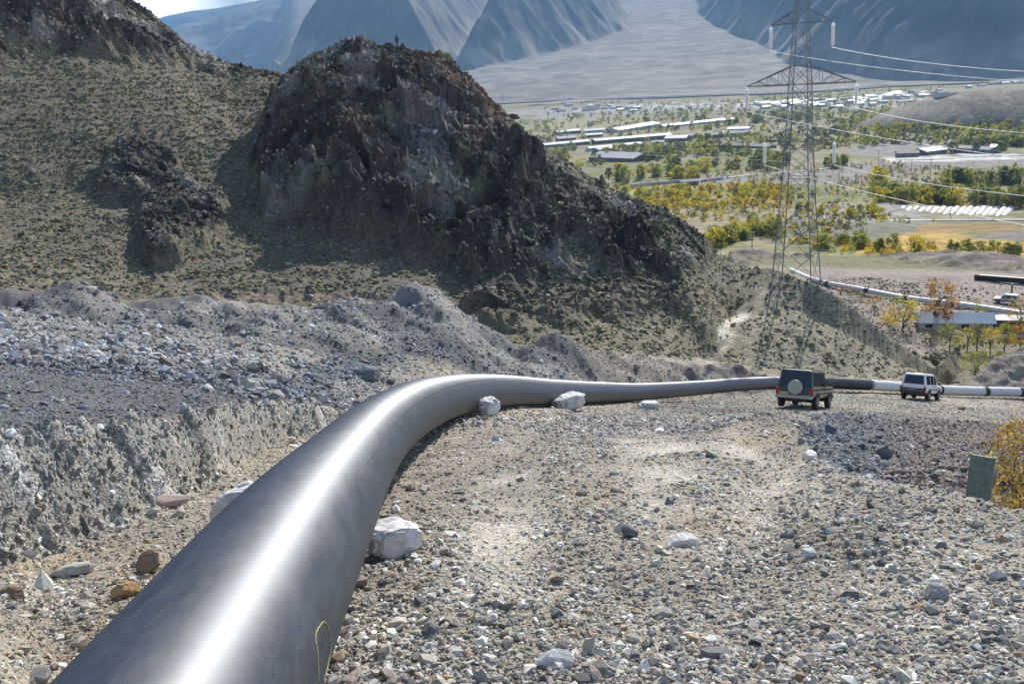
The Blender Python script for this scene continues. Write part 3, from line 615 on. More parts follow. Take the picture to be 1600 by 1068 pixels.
base = apron(mX, mY)
n_big = ridged(mX, mY, 0, 520, 5, 301, .5); n_s = fbm(mX, mY, 0, 160, 4, 303)
H = base+6*n_s*0.5
masses = [
 # (outline on the ground, slope, cap)
 ([ahit(700, 111), ahit(760, 104), ahit(830, 90), ahit(900, 72), ahit(950, 56), ahit(973, 47), az_pt(985, 0, 4700), az_pt(960, 0, 5600), az_pt(850, 0, 5400), az_pt(770, 0, 4600), az_pt(715, 0, 4000)], 1.35, 640),
 ([ahit(1085, 0), ahit(1100, 28), ahit(1130, 45), ahit(1175, 62), ahit(1190, 74), ahit(1215, 80), ahit(1230, 100), ahit(1290, 106), ahit(1345, 116), ahit(1400, 124), ahit(1500, 122), ahit(1650, 108), az_pt(1900, 0, 3400), az_pt(2050, 0, 5000), az_pt(1600, 0, 8800), az_pt(1150, 0, 8500)], 1.2, 900),
 ([ahit(425, 110), ahit(500, 112), ahit(600, 116), ahit(660, 112), az_pt(690, 0, 3500), az_pt(740, 0, 4300), az_pt(775, 0, 5300), az_pt(700, 0, 6500), az_pt(560, 0, 6500), az_pt(520, 0, 5200), az_pt(445, 0, 4200)], 1.5, 760),
]
for pts, k, cap in masses:
    d = seg_inside(mX, mY, pts)+18*n_s+6*n_big
    h = k*np.maximum(d, 0)*(1+0.05*n_big); h = cap*np.tanh(h/cap)
    H = np.maximum(H, base+h+6*n_s*0.5)
far = ss(6500, 9000, mR)[:, None]
ridge_far = ss(5200, 8200, mR)[:, None]*(560+110*ridged(mX, mY, 0, 1500, 5, 311, .5))*ss(math.radians(-8), math.radians(-14), mA)[None, :]
mc = np.zeros(mX.shape+(3,))+C(.235, .215, .18)
mc = mixc(mc, C(.085, .078, .07), ss(20, 120, H-base)); mc *= (1+0.16*n_s[..., None])  # rock masses darker than the apron, their shade deepened in the albedo
idx = np.arange(mX.size).reshape(mX.shape)
M_mtn = ground_mat('mountain_soil', 2.5, 0.02, 0.012)
tag(mesh_np('mountains', np.stack([mX, mY, H], -1).reshape(-1, 3), np.stack([idx[:-1, :-1], idx[1:, :-1], idx[1:, 1:], idx[:-1, 1:]], -1).reshape(-1, 4)[:, ::-1], M_mtn, col=np.clip(mc, .02, .6).reshape(-1, 3)), kind='structure')
# farthest range, on the skyline
def frange(r0, w, prof, name, seed):
    a = np.radians(np.arange(-48, 10, 0.15)); u = np.linspace(-1, 1, 160); R_ = r0+w*u
    X = R_[:, None]*np.sin(a); Y = R_[:, None]*np.cos(a)
    az = np.array([math.atan2(*P(px, py, 1)[:2]) for px, py in prof]); hz = np.array([P(px, py, r0)[2] for px, py in prof])
    h = np.interp(a, az, hz)[None, :]; Zf = -150+(h+150)*(1-np.abs(u)[:, None]**1.3)+95*(ridged(X, Y, 0, 1100, 5, seed)-1.7)*(1-u[:, None]**2)*ss(0, .35, np.abs(u))[:, None]
    i = np.arange(X.size).reshape(X.shape)
    tag(mesh_np(name, np.stack([X, Y, Zf], -1).reshape(-1, 3), np.stack([i[:-1, :-1], i[1:, :-1], i[1:, 1:], i[:-1, 1:]], -1).reshape(-1, 4)[:, ::-1], M_mtn, col=np.full((X.size, 3), .2)), kind='structure')
frange(7000, 2200, [(-300, 95), (100, 70), (240, 52), (267, 45), (290, 37), (316, 34), (350, 18), (399, 5), (450, -12), (520, -36), (640, -70), (800, -60), (900, 60)], 'mountains', 331)
frange(10000, 1300, [(-300, 60), (100, 45), (225, 36), (260, 25), (300, 17), (340, 13), (360, 9), (400, 2), (450, -12), (600, -40), (900, -60)], 'mountains', 321)

# haze: even air round everything
hz = MB(); hz.box((0, 4800, 700), (24000, 14400, 1900))
M_haze = bpy.data.materials.new('haze'); M_haze.use_nodes = True; hn = M_haze.node_tree; hn.nodes.remove(hn.nodes['Principled BSDF'])
pv = hn.nodes.new('ShaderNodeVolumePrincipled'); pv.inputs['Color'].default_value = (.30, .57, 1.0, 1); pv.inputs['Density'].default_value = 0.00012; pv.inputs['Anisotropy'].default_value = 0.0
hn.links.new(pv.outputs[0], hn.nodes['Material Output'].inputs['Volume'])
tag(hz.build('haze', M_haze), kind='stuff')

# ------------------------------------------------------------ loose stone, tufts, crag blocks (uncountable: one object each)
def ico():
    t = (1+5**.5)/2
    v = np.array([(-1, t, 0), (1, t, 0), (-1, -t, 0), (1, -t, 0), (0, -1, t), (0, 1, t), (0, -1, -t), (0, 1, -t), (t, 0, -1), (t, 0, 1), (-t, 0, -1), (-t, 0, 1)], float)
    f = np.array([(0, 11, 5), (0, 5, 1), (0, 1, 7), (0, 7, 10), (0, 10, 11), (1, 5, 9), (5, 11, 4), (11, 10, 2), (10, 7, 6), (7, 1, 8), (3, 9, 4), (3, 4, 2), (3, 2, 6), (3, 6, 8), (3, 8, 9), (4, 9, 5), (2, 4, 11), (6, 2, 10), (8, 6, 7), (9, 8, 1)])
    return v/np.linalg.norm(v[0]), f
IV, IF = ico()
def ico_sub(n):
    v = [tuple(a) for a in IV]; f = IF.tolist()
    for _ in range(n):
        cache = {}; nf = []
        def midp(a, b):
            k = (min(a, b), max(a, b))
            if k not in cache:
                m = np.array(v[a])+np.array(v[b]); m /= np.linalg.norm(m); v.append(tuple(m)); cache[k] = len(v)-1
            return cache[k]
        for a, b, c in f:
            ab, bc, ca = midp(a, b), midp(b, c), midp(c, a); nf += [(a, ab, ca), (b, bc, ab), (c, ca, bc), (ab, bc, ca)]
        f = nf
    return np.array(v), np.array(f)
def cut_rock(dirs, rng, planes=9, lo=0.5):
    n = rng.normal(size=(planes, 3)); n /= np.linalg.norm(n, axis=1)[:, None]; d = rng.uniform(lo, 0.95, planes)
    q = dirs @ n.T; q = np.where(q > 1e-3, d/np.maximum(q, 1e-3), 9); return dirs*np.minimum(q.min(1), 1.0)[:, None]
def rot_mats(n, rng, tilt=0.6):
    a = rng.uniform(0, 2*np.pi, n); t = rng.normal(0, tilt, n); b = rng.uniform(0, 2*np.pi, n)
    ca, sa, ct, st, cb, sb = np.cos(a), np.sin(a), np.cos(t), np.sin(t), np.cos(b), np.sin(b)
    z = np.zeros(n); o = np.ones(n)
    Rz = np.stack([np.stack([ca, -sa, z], -1), np.stack([sa, ca, z], -1), np.stack([z, z, o], -1)], 1)
    Rx = np.stack([np.stack([o, z, z], -1), np.stack([z, ct, -st], -1), np.stack([z, st, ct], -1)], 1)
    Rb = np.stack([np.stack([cb, -sb, z], -1), np.stack([sb, cb, z], -1), np.stack([z, z, o], -1)], 1)
    return Rb @ Rx @ Rz
def scatter(name, pos, size, tint, m, rng, shape=(1, .78, .55), sink=0.2, tilt=0.5, jag=0.35, nvar=60, kind='stuff', vt=0.12):
    n = len(pos); var = []
    for k in range(nvar):
        v = cut_rock(IV, rng, 5, 0.45)*(1+rng.uniform(-jag, jag, (12, 1))); var.append(v)
    var = np.array(var)[rng.integers(0, nvar, n)]
    sc = np.array(shape)*(1+rng.uniform(-.3, .3, (n, 3))); v = var*sc[:, None, :]*(size/2)[:, None, None]
    v = np.einsum('nij,nkj->nki', rot_mats(n, rng, tilt), v)
    v += pos[:, None, :]; v[:, :, 2] += (size*(0.5*shape[2]-sink))[:, None]
    c = np.repeat(tint[:, None, :], 12, 1)*(1+rng.uniform(-vt, vt, (n, 12, 1)))
    f = (IF[None]+12*np.arange(n)[:, None, None]).reshape(-1, 3)
    return tag(mesh_np(name, v.reshape(-1, 3), f, m, col=np.clip(c, .01, .85).reshape(-1, 3), smooth=False), kind=kind)
M_stone = mat('stone', rough=.85, tint=True, var=.22, vscale=30, spec=.3, bump=.004, bscale=60)
M_crag = mat('crag_block', rough=.9, tint=True, var=.35, vscale=1.2, spec=.2, bump=.12, bscale=2.5)
M_tuft = mat('dry_tuft', rough=1, tint=True, spec=.05)
def stone_colours(n, rng, base=(.37, .34, .29), dark=0.16):
    c = np.array(base)*np.exp(rng.normal(0, .25, (n, 1)))*(1+rng.normal(0, .02, (n, 3)))
    u = rng.random(n)
    c[u < .11] = np.array([.64, .62, .58])*rng.uniform(.85, 1.15, ((u < .11).sum(), 1))
    m = (u > .11) & (u < .17); c[m] = np.array([.36, .25, .16])*rng.uniform(.7, 1.2, (m.sum(), 1))
    m = (u > .17) & (u < .17+dark); c[m] = np.array([.17, .165, .165])*rng.uniform(.7, 1.2, (m.sum(), 1))
    m = (u > .36) & (u < .40); c[m] = np.array([.58, .56, .52])*rng.uniform(.8, 1.15, (m.sum(), 1))
    m = (u > .40) & (u < .44); c[m] = np.array([.33, .26, .235])*rng.uniform(.8, 1.2, (m.sum(), 1))
    return c
def gravel(n, seed, r0, r1, med, sg, minpx, name, clump=0.0):
    rng = np.random.default_rng(seed)
    az = rng.uniform(math.radians(-36), math.radians(42), n); r = np.exp(rng.uniform(math.log(r0), math.log(r1), n))
    x, y = r*np.sin(az), r*np.cos(az)
    keep = r < lookup(np.broadcast_to(r_G, XX.shape), x, y)+1.5
    tr = lookup(track, x, y); lc = lookup(leftcut, x, y); sp_ = lookup(spoil, x, y)
    cn = vn(x, y, 0, 1.1, 401)+0.6*vn(x, y, 0, 0.4, 403)
    keep &= rng.random(n) < (1-0.72*tr)*(1-0.55*lc)*(1-.5*lookup(ribs, x, y))*(1-clump*ss(.35, -.45, cn))
    x, y, r, sp_, tr = x[keep], y[keep], r[keep], sp_[keep], tr[keep]; n = len(x)
    med_ = med*(1-0.45*tr)*(1+0.5*sp_*(r > 14)); size = med_*np.exp(rng.normal(0, sg, n)); size = np.clip(size, minpx*r/1500, 0.42)
    g = lookup(gully, x, y); size = np.where(g > .5, size*1.6, size)
    col = stone_colours(n, rng)
    loc = lookup(COL, x, y); l = loc/np.array([.29, .255, .205]); col = col*(0.1+0.9*np.clip(l, .35, 1.5))
    scatter(name, np.stack([x, y, height(x, y)], -1), size, col, M_stone, rng)
gravel(290000, 11, 2.9, 64, .020, .6, 2.3, 'gravel', .35)
gravel(24000, 12, 3.0, 58, .042, .42, 4.0, 'rubble', .7)

gravel(90000, 13, 15, 112, .07, .45, 2.2, 'rubble', .3)
rng = np.random.default_rng(21)
def polar_pts(n, r0, r1, rng, a0=-34, a1=34):
    r = np.sqrt(rng.uniform(r0*r0, r1*r1, n)); a = np.radians(rng.uniform(a0, a1, n)); return r*np.sin(a), r*np.cos(a), r
x, y, r = polar_pts(150000, 74, 178, rng)
cr = lookup(CR, x, y); k = (rng.random(len(x)) < cr*1.0) & (r < lookup(np.broadcast_to(r_L, XX.shape), x, y)+6); x, y = x[k], y[k]; k = rng.random(len(x)) < .8; x, y = x[k], y[k]
size = 0.24*np.exp(rng.normal(0, .6, len(x))); size = np.clip(size, .15, 2.2)
c = lookup(COL, x, y)*np.exp(rng.normal(0, .38, (len(x), 1))); 
bl = rng.random(len(x)) < .10; c[bl] = np.array([.36, .34, .32]); size = np.where(bl, np.minimum(size, .55), size)
scatter('crag_blocks', np.stack([x, y, height(x, y)], -1), size, c, M_crag, rng, shape=(1, .7, .75), sink=.15, tilt=.9, vt=.2)
# boulders fallen on the grassy slopes
x, y, r = polar_pts(9000, 74, 178, rng); k = (lookup(CR, x, y) < .3) & (r > lookup(np.broadcast_to(r_I, XX.shape), x, y)); x, y = x[k], y[k]
scatter('crag_blocks', np.stack([x, y, height(x, y)], -1), np.clip(.26*np.exp(rng.normal(0, .5, len(x))), .12, 1.2), np.tile([[.20, .185, .17]], (len(x), 1))*np.exp(rng.normal(0, .3, (len(x), 1))), M_crag, rng, sink=.15)
# tufts of dry scrub
x, y, r = polar_pts(220000, 64, 180, rng); hw = lookup(hillw*(1-CR)*(1-bank)*(1-poly_w([(1110, 520), (1145, 480), (1215, 425), (1200, 470), (1165, 520), (1120, 570), (1085, 570)], 8))*(1-.6*ss(1130, 1180, PX)), x, y); dn = vn(x, y, 0, 3.0, 411)+.5*vn(x, y, 0, 1.2, 412)
zt_ = height(x, y); rowm = .5+.5*np.sin(2*np.pi*zt_/.62+1.6*vn(x, y, 0, 2.2, 413)+.6*x)
k = (rng.random(len(x)) < hw*ss(-1.5, .3, dn)*(.25+.75*rowm)); x, y = x[k], y[k]
c = np.where(rng.random((len(x), 1)) < .6, np.array([[.235, .215, .135]]), np.array([[.175, .165, .10]]))*np.exp(rng.normal(0, .2, (len(x), 1)))
scatter('dry_scrub', np.stack([x, y, height(x, y)], -1), np.clip(.28*np.exp(rng.normal(0, .35, len(x))), .14, .9), c, M_tuft, rng, shape=(1, .85, .5), sink=.12, tilt=.2, jag=.6)
x, y, r = polar_pts(9000, 95, 185, rng, 12, 34); k = (r > lookup(np.broadcast_to(r_L, XX.shape), x, y)+3) & (lookup(terr*ss(112, 118, RG), x, y) < .4); x, y = x[k], y[k]
c = np.array([[.18, .16, .10]])*np.exp(rng.normal(0, .3, (len(x), 1)))
scatter('dry_scrub', np.stack([x, y, height(x, y)], -1), np.clip(.5*np.exp(rng.normal(0, .4, len(x))), .2, 1.6), c, M_tuft, rng, shape=(1, .9, .8), sink=.12, tilt=.2, jag=.6)

rng = np.random.default_rng(31)
n = 60000; az = rng.uniform(math.radians(-34), math.radians(-9), n); r = rng.uniform(6.5, 20, n); x, y = r*np.sin(az), r*np.cos(az)
k = rng.random(n) < lookup(leftcut, x, y)*.8; x, y = x[k], y[k]; n = len(x)
c = np.array([[.31, .298, .27]])*np.exp(rng.normal(0, .3, (n, 1))); u = rng.random(n); c[u < .12] = [.5, .49, .46]; c[(u > .12) & (u < .2)] = [.24, .18, .12]
scatter('rubble', np.stack([x, y, height(x, y)], -1), np.clip(.04*np.exp(rng.normal(0, .5, n)), .02, .16), c, M_stone, rng, shape=(.7, .6, 1.1), sink=.45, tilt=.45)

# ------------------------------------------------------------ single boulders
DV, DF = ico_sub(2)
def boulder(px, py, wpx, col, label, seed, shape=(1, .75, .6), r0=2.5, sink=.2, name='boulder', m=None, tilt=.3, rz=None, cat='rock'):
    rg = np.random.default_rng(seed); p = hit(px, py, r0); size = wpx/1500*p.length
    v = cut_rock(DV, rg, 14, .55)*(1+.05*vn(DV[:, 0], DV[:, 1], DV[:, 2], .3, seed)[:, None])*np.array(shape)*size/2
    a = rg.uniform(0, 6.28) if rz is None else rz; R_ = np.array(Matrix.Rotation(a, 3, 'Z') @ Matrix.Rotation(rg.normal(0, tilt), 3, 'X')); v = v @ R_.T
    v[:, 2] += -v[:, 2].min()-size*sink*shape[2]
    c = np.tile([col], (len(v), 1))*(1+.15*vn(v[:, 0], v[:, 1], v[:, 2], size*.3, seed+5)[:, None])
    o = mesh_np(name, v, DF, m or M_stone, col=c, smooth=False); o.location = p
    return tag(o, label, cat)
PALE, WHT, BRN, ORG, GRY, DRK = (.42, .39, .34), (.60, .58, .55), (.27, .185, .13), (.40, .24, .12), (.30, .29, .28), (.15, .15, .155)
boulder(1066, 852, 66, WHT, 'flat white slab of stone lying in the middle of the gravel bench', 1, (1, .6, .35), rz=.4)
boulder(868, 1040, 58, WHT, 'flat white stone at the very bottom of the gravel bench', 2, (1, .7, .3), rz=0)
boulder(236, 890, 50, BRN, 'brown angular stone near the left flank of the big pipe', 3, (1, .8, .55))
boulder(197, 930, 42, ORG, 'orange stone beside the near end of the pipe', 4, (1, .8, .7))
boulder(118, 896, 60, PALE, 'pale buff stone at the foot of the dug bank', 5, (1, .6, .35))
boulder(268, 788, 58, (.42, .33, .29), 'long pinkish slab against the dug bank', 6, (1, .55, .45), rz=.2)
boulder(22, 935, 44, BRN, 'rusty stone at the left edge below the bank', 7, (1, .8, .6))
boulder(546, 990, 34, (.42, .34, .31), 'pinkish wedge of stone just right of the near pipe', 8, (1, .6, .6))
boulder(1268, 716, 30, WHT, 'white block perched on the lip of the bench', 9, (1, .7, .6))
boulder(1462, 932, 36, GRY, 'round grey stone standing up on the right of the bench', 10, (1, .9, .8))
boulder(672, 990, 34, DRK, 'dark rounded stone lying right of the near pipe', 11, (1, .9, .7))
boulder(985, 838, 34, DRK, 'dark block beside the white slab', 12, (1, .8, .8))
boulder(383, 607, 44, PALE, 'pale boulder on top of the dug bank', 13, (1, .7, .55), r0=12)
boulder(430, 622, 40, (.27, .23, .2), 'brownish boulder on the rim of the dug bank beside the pipe', 14, (1, .8, .6), r0=12)
boulder(325, 610, 34, PALE, 'long pale stone further left on the top of the dug bank', 15, (1, .5, .35), r0=12)
boulder(575, 590, 52, (.13, .15, .16), 'big blue-grey boulder behind the bend of the pipe', 16, (1, .8, .6), r0=20, sink=.3)
boulder(1385, 713, 34, DRK, 'dark block on the grey scree below the road', 17, (1, .8, .8))
boulder(1298, 676, 24, DRK, 'dark stone high on the grey scree', 18, (1, .8, .8))
boulder(1503, 640, 15, (.10, .07, .06), 'dark brown lump beside the road past the white car', 19, (1, .8, .6), r0=40)
boulder(1518, 640, 12, WHT, 'small white lump beside the road past the white car', 20, (1, .8, .6), r0=40)

# ------------------------------------------------------------ sacks under the pipe
M_sack = mat('sack_cloth', (.60, .575, .56), .9, var=.22, vscale=11, bump=.01, bscale=14)
SV, SF = ico_sub(4)
def sack(p, size, rz, seed, label, tilt=0.0, pinch=.25):
    v = SV.copy(); e = .62; v = np.sign(v)*np.abs(v)**e; v /= np.maximum(np.abs(v).max(1), np.linalg.norm(v, axis=1)*.8)[:, None]
    v[:, 1] *= 1-.25*np.abs(v[:, 0])**3; v[:, 2] *= 1-pinch*np.abs(v[:, 0])**2
    wv = .16*ridged(SV[:, 0]*1.2, SV[:, 1], SV[:, 2], 1.1, 3, seed)+.09*ridged(SV[:, 0]*2.5, SV[:, 1], SV[:, 2], .5, 2, seed+3); v = v*(1+wv[:, None])
    v *= np.array(size)/2
    R_ = np.array(Matrix.Rotation(rz, 3, 'Z') @ Matrix.Rotation(tilt, 3, 'Y')); v = v @ R_.T; v[:, 2] -= v[:, 2].min()+size[2]*.12
    o = mesh_np('sandbag', v, SF, M_sack); o.location = p; return tag(o, label, 'sandbag', 'white sandbags propping the pipe')
sb = G(615, 868); sack((float(sb[0])-.02, float(sb[1])+.08, gz(float(sb[0]), float(sb[1]))-.01), (.36, .22, .21), .5, 1, 'crumpled white sandbag sticking out right of the near pipe', .15)
q = P(350, 800, 7.9); sack((q[0]+.16, q[1]+.1, gz(q[0], q[1])), (.46, .28, .34), -.3, 2, 'white sandbag showing left of the near pipe', -.1)
q = hit(768, 651, 15); sack((q.x-.05, q.y+.15, q.z-.02), (.36, .28, .30), .9, 3, 'squarish white sandbag under the bend of the pipe', -.15)
q = hit(893, 640, 20); sack((q.x-.05, q.y+.2, q.z), (.8, .5, .36), .5, 4, 'flat white sandbag where the pipe straightens out')
q = hit(1014, 638, 25); sack((q.x, q.y, q.z), (.62, .4, .24), .2, 5, 'small white sandbag lying clear in front of the far pipe')

# ------------------------------------------------------------ off-road cars
M_glass = mat('car_glass', (.012, .014, .018), .08, spec=.8)
M_tyre = mat('tyre', (.035, .033, .03), .9, var=.3, vscale=12)
M_rim = mat('rim', (.22, .21, .20), .4, metal=.8, var=.2)
M_dpl = mat('dark_plastic', (.05, .048, .045), .7, var=.3, vscale=4)
M_red = mat('tail_lamp', (.38, .02, .02), .25, coat=.5)
M_plate = mat('number_plate', (.55, .50, .18), .5, var=.15, vscale=10)
M_platew = mat('white_number_plate', (.25, .25, .26), .5, var=.15, vscale=10)
M_cover = mat('spare_cover', (.42, .40, .36), .6, var=.12, vscale=4)
def prism(mb, prof_y):             # stack of rectangles: (x0,x1,halfwidth,z)
    vs = []; fs = []
    for (x0, x1, hw, z) in prof_y: vs += [(x0, -hw, z), (x1, -hw, z), (x1, hw, z), (x0, hw, z)]
    n = len(prof_y)
    for k in range(n-1):
        a = 4*k
        for i in range(4): j = (i+1) % 4; fs.append((a+i, a+j, a+4+j, a+4+i))
    fs += [(3, 2, 1, 0), tuple(4*(n-1)+i for i in range(4))]; mb.add(vs, fs)
def car(name, label, paint, L, W, H, spare, plate):
    root = empty(name); tag(root, label, 'car'); hl, hw = L/2, W/2; zb = H*.25; zs = H*.56
    b = MB(); prism(b, [(-hl+.06, hl-.1, hw-.1, zb), (-hl, hl-.03, hw, zb+.16), (-hl, hl, hw, zs-.16), (-hl+.02, hl-.06, hw-.04, zs)])
    o = b.build('body', paint, root, bevel=.05)
    b = MB(); prism(b, [(-hl+.03, hl*.50, hw-.05, zs-.02), (-hl+.06, hl*.46, hw-.07, zs+.04), (-hl+.22, hl*.18, hw-.17, H-.07), (-hl+.30, hl*.10, hw-.24, H)])
    b.build('cabin', paint, root, bevel=.04)
    zt = H-.13; z0 = zs+.07
    def xw(z, side): t = (z-zs-.04)/(H-.07-zs-.04); return (-hl+.06+.16*t) if side < 0 else (hl*.46-(hl*.46-hl*.18)*t)
    def yw(z): t = (z-zs-.04)/(H-.07-zs-.04); return hw-.07-.10*t
    def pane(nm, pts, off):
        c = [Vector(p) for p in pts]; nn = Vector(off); vs = [p+nn*.004 for p in c]+[p-nn*.02 for p in c]; m_ = MB(); m_.add(vs, [(0, 1, 2, 3), (7, 6, 5, 4), (0, 4, 5, 1), (1, 5, 6, 2), (2, 6, 7, 3), (3, 7, 4, 0)])
        return m_.build(nm, M_glass, root)
    pane('rear_window', [(xw(z0, -1), -yw(z0)+.12, z0), (xw(z0, -1), yw(z0)-.12, z0), (xw(zt, -1), yw(zt)-.12, zt), (xw(zt, -1), -yw(zt)+.12, zt)], (-1, 0, .25))
    pane('windscreen', [(xw(z0, 1), -yw(z0)+.1, z0), (xw(z0, 1), yw(z0)-.1, z0), (xw(zt, 1), yw(zt)-.1, zt), (xw(zt, 1), -yw(zt)+.1, zt)], (1, 0, .5))
    for sgn in (-1, 1):
        xs_ = [-hl+.35, -hl*.42, -hl*.36, hl*.03, hl*.09]
        for a, b_ in ((xs_[0], xs_[1]), (xs_[2], xs_[3])):
            pane('side_window', [(a, sgn*yw(z0), z0), (b_, sgn*yw(z0), z0), (b_, sgn*yw(zt), zt), (a, sgn*yw(zt), zt)], (0, sgn, .2))
        pane('side_window', [(xs_[4], sgn*yw(z0), z0), (hl*.38, sgn*yw(z0), z0), (hl*.20, sgn*yw(zt), zt), (xs_[4], sgn*yw(zt), zt)], (0, sgn, .2))
        for a in (-hl*.39, hl*.06, hl*.42): m_ = MB(); m_.box((a, sgn*(hw+.001), (zb+zs)/2+.05), (.012, .008, zs-zb-.22)); m_.build('door_seam', M_dpl, root)
        m_ = MB(); m_.box((-hl*.1, sgn*(hw+.006), zb+.27), (L*.5, .025, .07)); m_.build('side_moulding', M_dpl, root)
        m_ = MB(); m_.box((hl*.36, sgn*(hw+.10), zs+.13), (.10, .17, .15)); m_.tube((hl*.38, sgn*(hw-.05), zs+.07), (hl*.36, sgn*(hw+.08), zs+.11), .02); m_.build('mirror', M_dpl, root, bevel=.02)
        m_ = MB(); m_.box((-hl-.005, sgn*(hw-.10), zs-.22), (.05, .16, .30)); m_.build('tail_lamp', M_red, root, bevel=.015)
        m_ = MB(); m_.box((hl-.0, sgn*(hw-.25), zs-.16), (.05, .26, .15)); m_.build('headlight', M_cover, root, bevel=.02)
        m_ = MB(); m_.tube((-hl+.45, sgn*(hw-.28), H+.035), (hl*.1, sgn*(hw-.28), H+.035), .016); m_.tube((-hl+.5, sgn*(hw-.28), H-.03), (-hl+.5, sgn*(hw-.28), H+.035), .014); m_.tube((hl*.05, sgn*(hw-.28), H-.03), (hl*.05, sgn*(hw-.28), H+.035), .014); m_.build('roof_rail', M_dpl, root)
        for xx in (-hl*.60, hl*.62):
            rw = H*.20; y0 = sgn*(hw-.20); y1 = sgn*(hw+.02)
            m_ = MB()
            for k in range(12): a0 = math.pi*k/12; a1 = math.pi*(k+1)/12; m_.tube((xx+(rw+.06)*math.cos(a0), sgn*hw, rw+(rw+.06)*math.sin(a0)), (xx+(rw+.06)*math.cos(a1), sgn*hw, rw+(rw+.06)*math.sin(a1)), .032, 5)
            m_.build('wheel_arch', M_dpl, root, smooth=True)
            m_ = MB(); m_.tube((xx, y0, rw), (xx, y1, rw), rw, 24); wl = m_.build('wheel', M_tyre, root, smooth=False, bevel=.03)
            m_ = MB(); m_.tube((xx, y1-sgn*.02, rw), (xx, y1+sgn*.012, rw), rw*.58, 16, rw*.50); m_.build('rim', M_rim, wl)
    m_ = MB(); m_.box((-hl-.06, 0, zb+.10), (.18, W-.04, .17)); m_.build('rear_bumper', M_cover if spare else M_dpl, root, bevel=.04)
    m_ = MB(); m_.box((hl+.04, 0, zb+.10), (.16, W-.04, .18)); m_.build('front_bumper', M_dpl, root, bevel=.04)
    m_ = MB(); m_.box((0, 0, zb-.02), (L*.9, W*.55, .16)); m_.box((-hl*.60, 0, H*.19), (.14, W*.8, .12)); m_.box((hl*.62, 0, H*.19), (.14, W*.8, .12)); m_.build('chassis', M_dpl, root)
    m_ = MB(); m_.box((-hl-.012, .56*hw if spare else 0, zs-.33 if spare else zs-.24), (.02, .46, .14)); m_.build('number_plate', plate, root)
    if spare:
        m_ = MB(); m_.tube((-hl+.01, -.06, zs-.02), (-hl-.22, -.06, zs-.02), .35, 28, .34); sw = m_.build('spare_wheel', M_tyre, root)
        m_ = MB(); m_.tube((-hl-.10, -.06, zs-.02), (-hl-.235, -.06, zs-.02), .355, 28, .335); m_.build('wheel_cover', M_cover, sw, bevel=.02)
    else:
        m_ = MB(); m_.box((-hl-.004, 0, zb+.28), (.02, W-.2, .14)); m_.build('lower_panel', M_dpl, root)
    return root
def park(root, px, py, r0, heading):
    p = hit(px, py, r0); n_ = normal_at(p.x, p.y, 1.5); h_ = math.radians(heading); f_ = Vector((math.sin(h_), math.cos(h_), 0)); f_ = (f_-n_*f_.dot(n_)).normalized(); l_ = n_.cross(f_)
    root.rotation_mode = 'QUATERNION'; root.rotation_quaternion = Matrix((f_, l_, n_)).transposed().to_quaternion(); root.location = p+n_*.02
    return p
M_green = mat('green_paint', (.012, .03, .025), .3, coat=.6, var=.3, vscale=2, spec=.6)
M_wpaint = mat('white_paint', (.80, .79, .78), .4, coat=.3, var=.1, vscale=2)
c1 = car('offroad_car', 'dusty dark green off-road car with a covered spare wheel on its tailgate', M_green, 4.5, 1.78, 1.85, True, M_plate); park(c1, 1257, 636, 30, 31)
c2 = car('offroad_car', 'boxy white off-road car driving away past the dark green one', M_wpaint, 4.1, 1.68, 1.75, False, M_platew); park(c2, 1438, 624, 40, 38)

# ------------------------------------------------------------ pylon
M_steel = mat('galvanised_steel', (.20, .21, .22), .6, metal=.2, var=.2, vscale=.8)
M_ins = mat('glass_insulator', (.85, .87, .88), .25); _n = M_ins.node_tree.nodes; _L = M_ins.node_tree.links; _t = _n.new('ShaderNodeBsdfTranslucent'); _t.inputs[0].default_value = (1, 1, 1, 1); _m = _n.new('ShaderNodeMixShader'); _m.inputs[0].default_value = .85
_L.new(_n['Principled BSDF'].outputs[0], _m.inputs[1]); _L.new(_t.outputs[0], _m.inputs[2]); _L.new(_m.outputs[0], _n['Material Output'].inputs['Surface'])
_q = P(1244, 440, 97.5); pb = Vector((_q[0], _q[1], gz(_q[0], _q[1]))); PA = math.radians(16.5+14.5); ax = Vector((math.cos(PA), -math.sin(PA), 0)); ay = Vector((math.sin(PA), math.cos(PA), 0)); az_ = Vector((0, 0, 1))
py_root = empty('pylon', pb); tag(py_root, 'tall steel lattice pylon with three crossarms on the scrubby knoll', 'pylon')
zA = 0.0
HT = [(0, 1.95), (3.3, 1.72), (6.1, 1.52), (8.6, 1.36), (10.8, 1.24), (12.8, 1.13), (14.3, 1.06), (15.9, 1.0), (17.7, .94), (19.5, .88), (21.2, .78), (23.1, .70), (25.0, .62), (27.0, .52), (29.0, .40), (31.0, .22), (32.6, .06)]
def corner(k, hw_, z): sx, sy = ((-1, -1), (1, -1), (1, 1), (-1, 1))[k]; return ax*sx*hw_+ay*sy*hw_+az_*z
for k in range(4):
    m_ = MB()
    m_.tube(corner(k, 2.25, -3.2), corner(k, 2.0, 0), .085, 5)
    for (z0_, w0), (z1_, w1) in zip(HT, HT[1:]): m_.tube(corner(k, w0, z0_), corner(k, w1, z1_), .06 if z0_ < 15 else .05, 5)
    m_.build('leg', M_steel, py_root)
